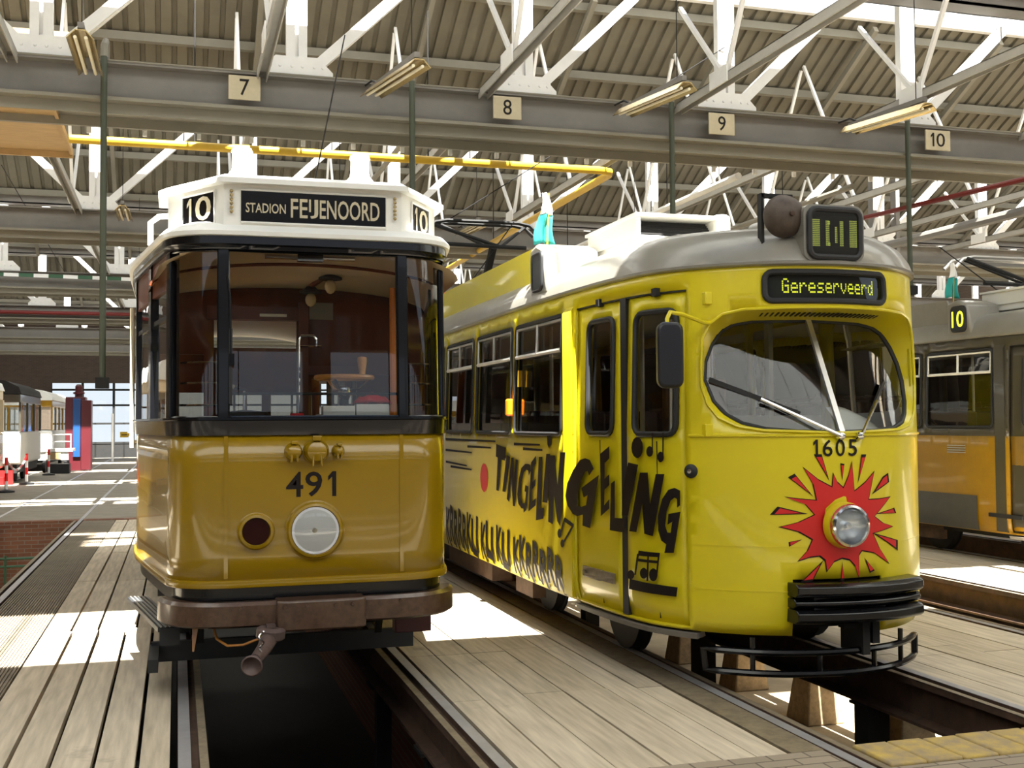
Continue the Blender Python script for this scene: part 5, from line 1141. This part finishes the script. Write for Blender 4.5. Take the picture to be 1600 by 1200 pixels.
# ------------------------------------------------------------------ far left: parked trams, cabinet, cart, chain posts
def parked(cx, y0, y1, lab, lowm, upm, rfm, nose_open=False):
    t = thing('tram', lab, 'tram', (cx, (y0+y1)/2, 0))
    m = MB(); m.box(cx-1.1, cx+1.1, y0, y1, .55, 1.5); m.build('lower_panel', lowm, t, bevel=.06)
    m = MB(); m.box(cx-1.09, cx+1.09, y0, y1, 2.35, 2.62); m.build('upper_panel', upm, t, bevel=.04)
    m = MB(); m.prism([(-1.12,2.6),(1.12,2.6),(1.05,2.8),(.7,2.98),(0,3.05),(-.7,2.98),(-1.05,2.8)], lambda u, v, q: (cx+u, q, v), y0-.05, y1+.05); m.build('roof', rfm, t, sharp=60)
    n = int((y1-y0)/1.3)
    for i in range(n+1):
        y = y0+.06+(y1-y0-.12)*i/n
        for sx in (-1.08, 1.08):
            m = MB(); m.box(cx+sx-.03, cx+sx+.03, y-.06, y+.06, 1.5, 2.36); m.build('window_post', upm, t)
    for sx in (-1.06, 1.06):
        m = MB(); m.add([(cx+sx,y0+.1,1.5),(cx+sx,y1-.1,1.5),(cx+sx,y1-.1,2.36),(cx+sx,y0+.1,2.36)], [(0,1,2,3)]); m.build('side_window', K['tglass'], t)
    for x in (-.4, .4):
        m = MB(); m.box(cx+x-.04, cx+x+.04, y0+.02, y0+.08, 1.5, 2.36); m.build('window_post', upm, t)
    m = MB(); m.add([(cx-1.0,y0+.06,1.5),(cx+1.0,y0+.06,1.5),(cx+1.0,y0+.06,2.36),(cx-1.0,y0+.06,2.36)], [(0,1,2,3)]); m.build('windscreen', K['tglass'], t)
    m = MB(); m.box(cx-1.0, cx+1.0, y0+.1, y1-.1, .3, .56); m.build('underframe', K['dark'], t)
    m = MB(); m.lathe([(.16,0),(.16,.05),(.13,.07),(.002,.08)], (cx, y0, 1.05), (0,-1,0), 20); m.build('headlamp', K['lens'], t)
    m = MB(); m.box(cx-.9, cx+.9, y0-.14, y0+.02, .48, .62); m.build('bumper', K['bump'], t, bevel=.03)
    for y in (y0+1.6, y1-1.6):
        for sx in (-.74, .74):
            m = MB(); m.lathe([(.05,-.06),(.34,-.05),(.34,.05),(.05,.06)], (cx+sx, y, .34), (1,0,0), 20); m.build('wheel', K['dark'], t)
    m = MB(); m.box(cx-1.0, cx+1.0, y0+.1, y1-.1, .7, .74); m.build('floor_plate', K['pgrey'], t)
    return t
parked(-5.55, 22.5, 32.8, 'ochre tram side at the left picture edge, nearest of the distant parked trams', K['och'], K['cream'], K['white'])
parked(-5.45, 35.4, 40.5, 'dark fronted tram with a red step behind the chain posts', K['pgrey'], K['gbody'], K['dark'])
parked(-5.5, 44.6, 53.0, 'sunlit cream and yellow tram beside the white cart', K['white'], K['amb'], K['white'])
m = MB(); m.box(-6.2, -4.5, 34.95, 35.2, .0, .40); m.box(-6.0, -4.7, 34.7, 34.95, .0, .22); tag(m.build('red_step_board', K['red']), 'red step board at the front of the dark fronted tram', 'step')
for i, (x, y, lab) in enumerate(((-4.12, 30.9, 'red and white post at the corner of the left ochre tram'), (-4.12, 34.9, 'red and white chain post beside the dark fronted tram'), (-4.15, 41.0, 'red and white chain post in front of the cream tram'))):
    t = thing('chain_post', lab, 'bollard', (x, y, 0))
    m = MB(); m.lathe([(.20,0),(.20,.04),(.08,.07),(.03,.08)], (x,y,0), (0,0,1), 18); m.build('post_base', K['rub'], t)
    for k in range(4):
        m = MB(); m.lathe([(.04,.08+.2*k),(.04,.28+.2*k)], (x,y,0), (0,0,1), 12); m.build('post_band', K['red'] if k % 2 else K['whitec'], t)
t = thing('barrier_chain', 'red and white plastic chain sagging between posts by the dark fronted tram', 'chain', (-4.5, 33, .5))
pa = [Vector((-4.12, 30.95+3.9*q, .82-1.3*q*(1-q))) for q in [i/16 for i in range(17)]]
for i in range(16):
    m = MB(); m.tube([pa[i], pa[i+1]], .03, 6); m.build('chain_band', K['red'] if (i//2) % 2 else K['whitec'], t)
# tall red and blue cabinet
t = thing('tall_cabinet', 'tall dark red and blue cabinet standing before the glazed back wall', 'cabinet', (-3.5, 44.7, 0))
m = MB(); m.box(-3.95, -3.25, 44.5, 45.3, 0, 2.72); m.build('cabinet_body', K['maroon'], t, bevel=.02)
m = MB(); m.box(-3.68, -3.42, 44.42, 44.5, .5, 2.66); m.build('blue_panel', K['blue'], t, bevel=.02)
m = MB(); m.box(-3.41, -3.05, 44.45, 45.2, .02, 2.60); m.build('side_panel', K['maroon'], t, bevel=.02)
m = MB(); m.lathe([(.14,0),(.14,.1),(.2,.12),(.2,.18),(.13,.2),(.13,.4),(.08,.47),(.01,.48)], (-3.5,44.7,2.72), (0,0,1), 18); m.build('red_cap', K['maroon'], t)
# white cart
t = thing('platform_cart', 'white painted platform cart with rails beside the red and blue cabinet', 'cart', (-4.2, 43.4, 0))
m = MB(); m.box(-4.75, -3.55, 42.9, 44.0, .75, .85); m.box(-4.7, -3.7, 42.95, 43.0, .45, .75); m.build('cart_deck', K['white'], t)
for z in (1.1, 1.35):
    m = MB(); m.tube([(-4.72,42.95,z),(-3.6,42.95,z)], .02, 6); m.build('hand_rail', K['white'], t)
for x in (-4.7, -4.2, -3.62):
    m = MB(); m.tube([(x,42.95,.8),(x,42.95,1.37)], .02, 6); m.build('rail_post', K['white'], t)
for x in (-4.5, -3.8):
    for y in (43.05, 43.85):
        m = MB(); m.lathe([(.02,-.05),(.2,-.05),(.22,0),(.2,.05),(.02,.05)], (x,y,.22), (1,0,0), 18); m.build('cart_wheel', K['rub'], t)
m = MB(); m.box(-4.45, -3.95, 42.92, 42.95, .48, .72); m.build('cart_panel', K['ply'], t)
m = MB(); m.box(-4.3, -3.6, 42.2, 42.72, 0, .34); tag(m.build('black_crate', K['rub'], bevel=.02), 'low black crate in front of the white platform cart', 'crate')
# yellow direction sign on the glazed wall, white pole
m = MB(); m.prism([(-2.75,1.05),(-2.35,1.05),(-2.35,1.12),(-2.25,1.12),(-2.25,1.26),(-2.4,1.26),(-2.4,1.33),(-2.75,1.33)], lambda u, v, q: (u, 60+q, v), 0, .02); s_ = tag(m.build('wall_sign', K['gas']), 'small yellow sign low on the glazed back wall', 'sign')
m = MB(); m.box(-2.68, -2.42, 59.985, 59.995, 1.16, 1.2); m.build('sign_bar', K['ink'], s_)
m = MB(); m.tube([(-2.85,55,0),(-2.85,55,2.2)], .05, 8); tag(m.build('white_pole', K['whitec']), 'thin white pole standing before the dark door at the back wall', 'pole')

# ------------------------------------------------------------------ light, world, camera
w = bpy.data.worlds.new('sky'); SC.world = w; w.use_nodes = True; nt = w.node_tree; N = nt.nodes
bg = N['Background']; tc = N.new('ShaderNodeTexCoord'); sp = N.new('ShaderNodeSeparateXYZ'); rp = N.new('ShaderNodeValToRGB')
rp.color_ramp.elements[0].position = .45; rp.color_ramp.elements[0].color = (.80,.86,.92,1); rp.color_ramp.elements[1].position = 1; rp.color_ramp.elements[1].color = (.45,.62,.95,1)
mp = N.new('ShaderNodeMath'); mp.operation = 'MULTIPLY_ADD'; mp.inputs[1].default_value = .5; mp.inputs[2].default_value = .5
nt.links.new(tc.outputs['Generated'], sp.inputs[0]); nt.links.new(sp.outputs['Z'], mp.inputs[0]); nt.links.new(mp.outputs[0], rp.inputs['Fac']); nt.links.new(rp.outputs['Color'], bg.inputs['Color'])
bg.inputs['Strength'].default_value = SKY
sl = bpy.data.lights.new('sun', 'SUN'); sl.energy = SUN; sl.angle = math.radians(.6); sl.color = (1,.97,.92)
so = bpy.data.objects.new('sun', sl); COL.objects.link(so)
d = Vector((.012, 1, -1.9)).normalized()
so.rotation_euler = d.to_track_quat('-Z', 'Y').to_euler(); so.location = (0, -20, 40)
cam = bpy.data.cameras.new('camera'); co = bpy.data.objects.new('camera', cam); COL.objects.link(co); SC.camera = co
cam.sensor_width = 36; cam.sensor_fit = 'HORIZONTAL'; cam.lens = 1763/1600*36; cam.clip_start = .05; cam.clip_end = 300
yaw, pit, rol = math.radians(16.53), math.radians(1.94), math.radians(.39)
fw = Vector((math.sin(yaw)*math.cos(pit), math.cos(yaw)*math.cos(pit), math.sin(pit))); rt = Vector((math.cos(yaw), -math.sin(yaw), 0)); dn = fw.cross(rt)
r2 = rt*math.cos(rol)+dn*math.sin(rol); d2 = dn*math.cos(rol)-rt*math.sin(rol)
R = Matrix((r2, -d2, -fw)).transposed().to_4x4(); R.translation = Vector((0,0,1.68)); co.matrix_world = R
vs = SC.view_settings; vs.view_transform = 'Standard'; vs.look = 'None'; vs.gamma = 1; vs.use_curve_mapping = False; vs.exposure = EXPO
cy = SC.cycles; cy.max_bounces = 10; cy.diffuse_bounces = 5; cy.glossy_bounces = 4; cy.transparent_max_bounces = 16; cy.transmission_bounces = 6
cy.use_denoising = True; cy.sample_clamp_indirect = 8; cy.caustics_reflective = False; cy.caustics_refractive = False
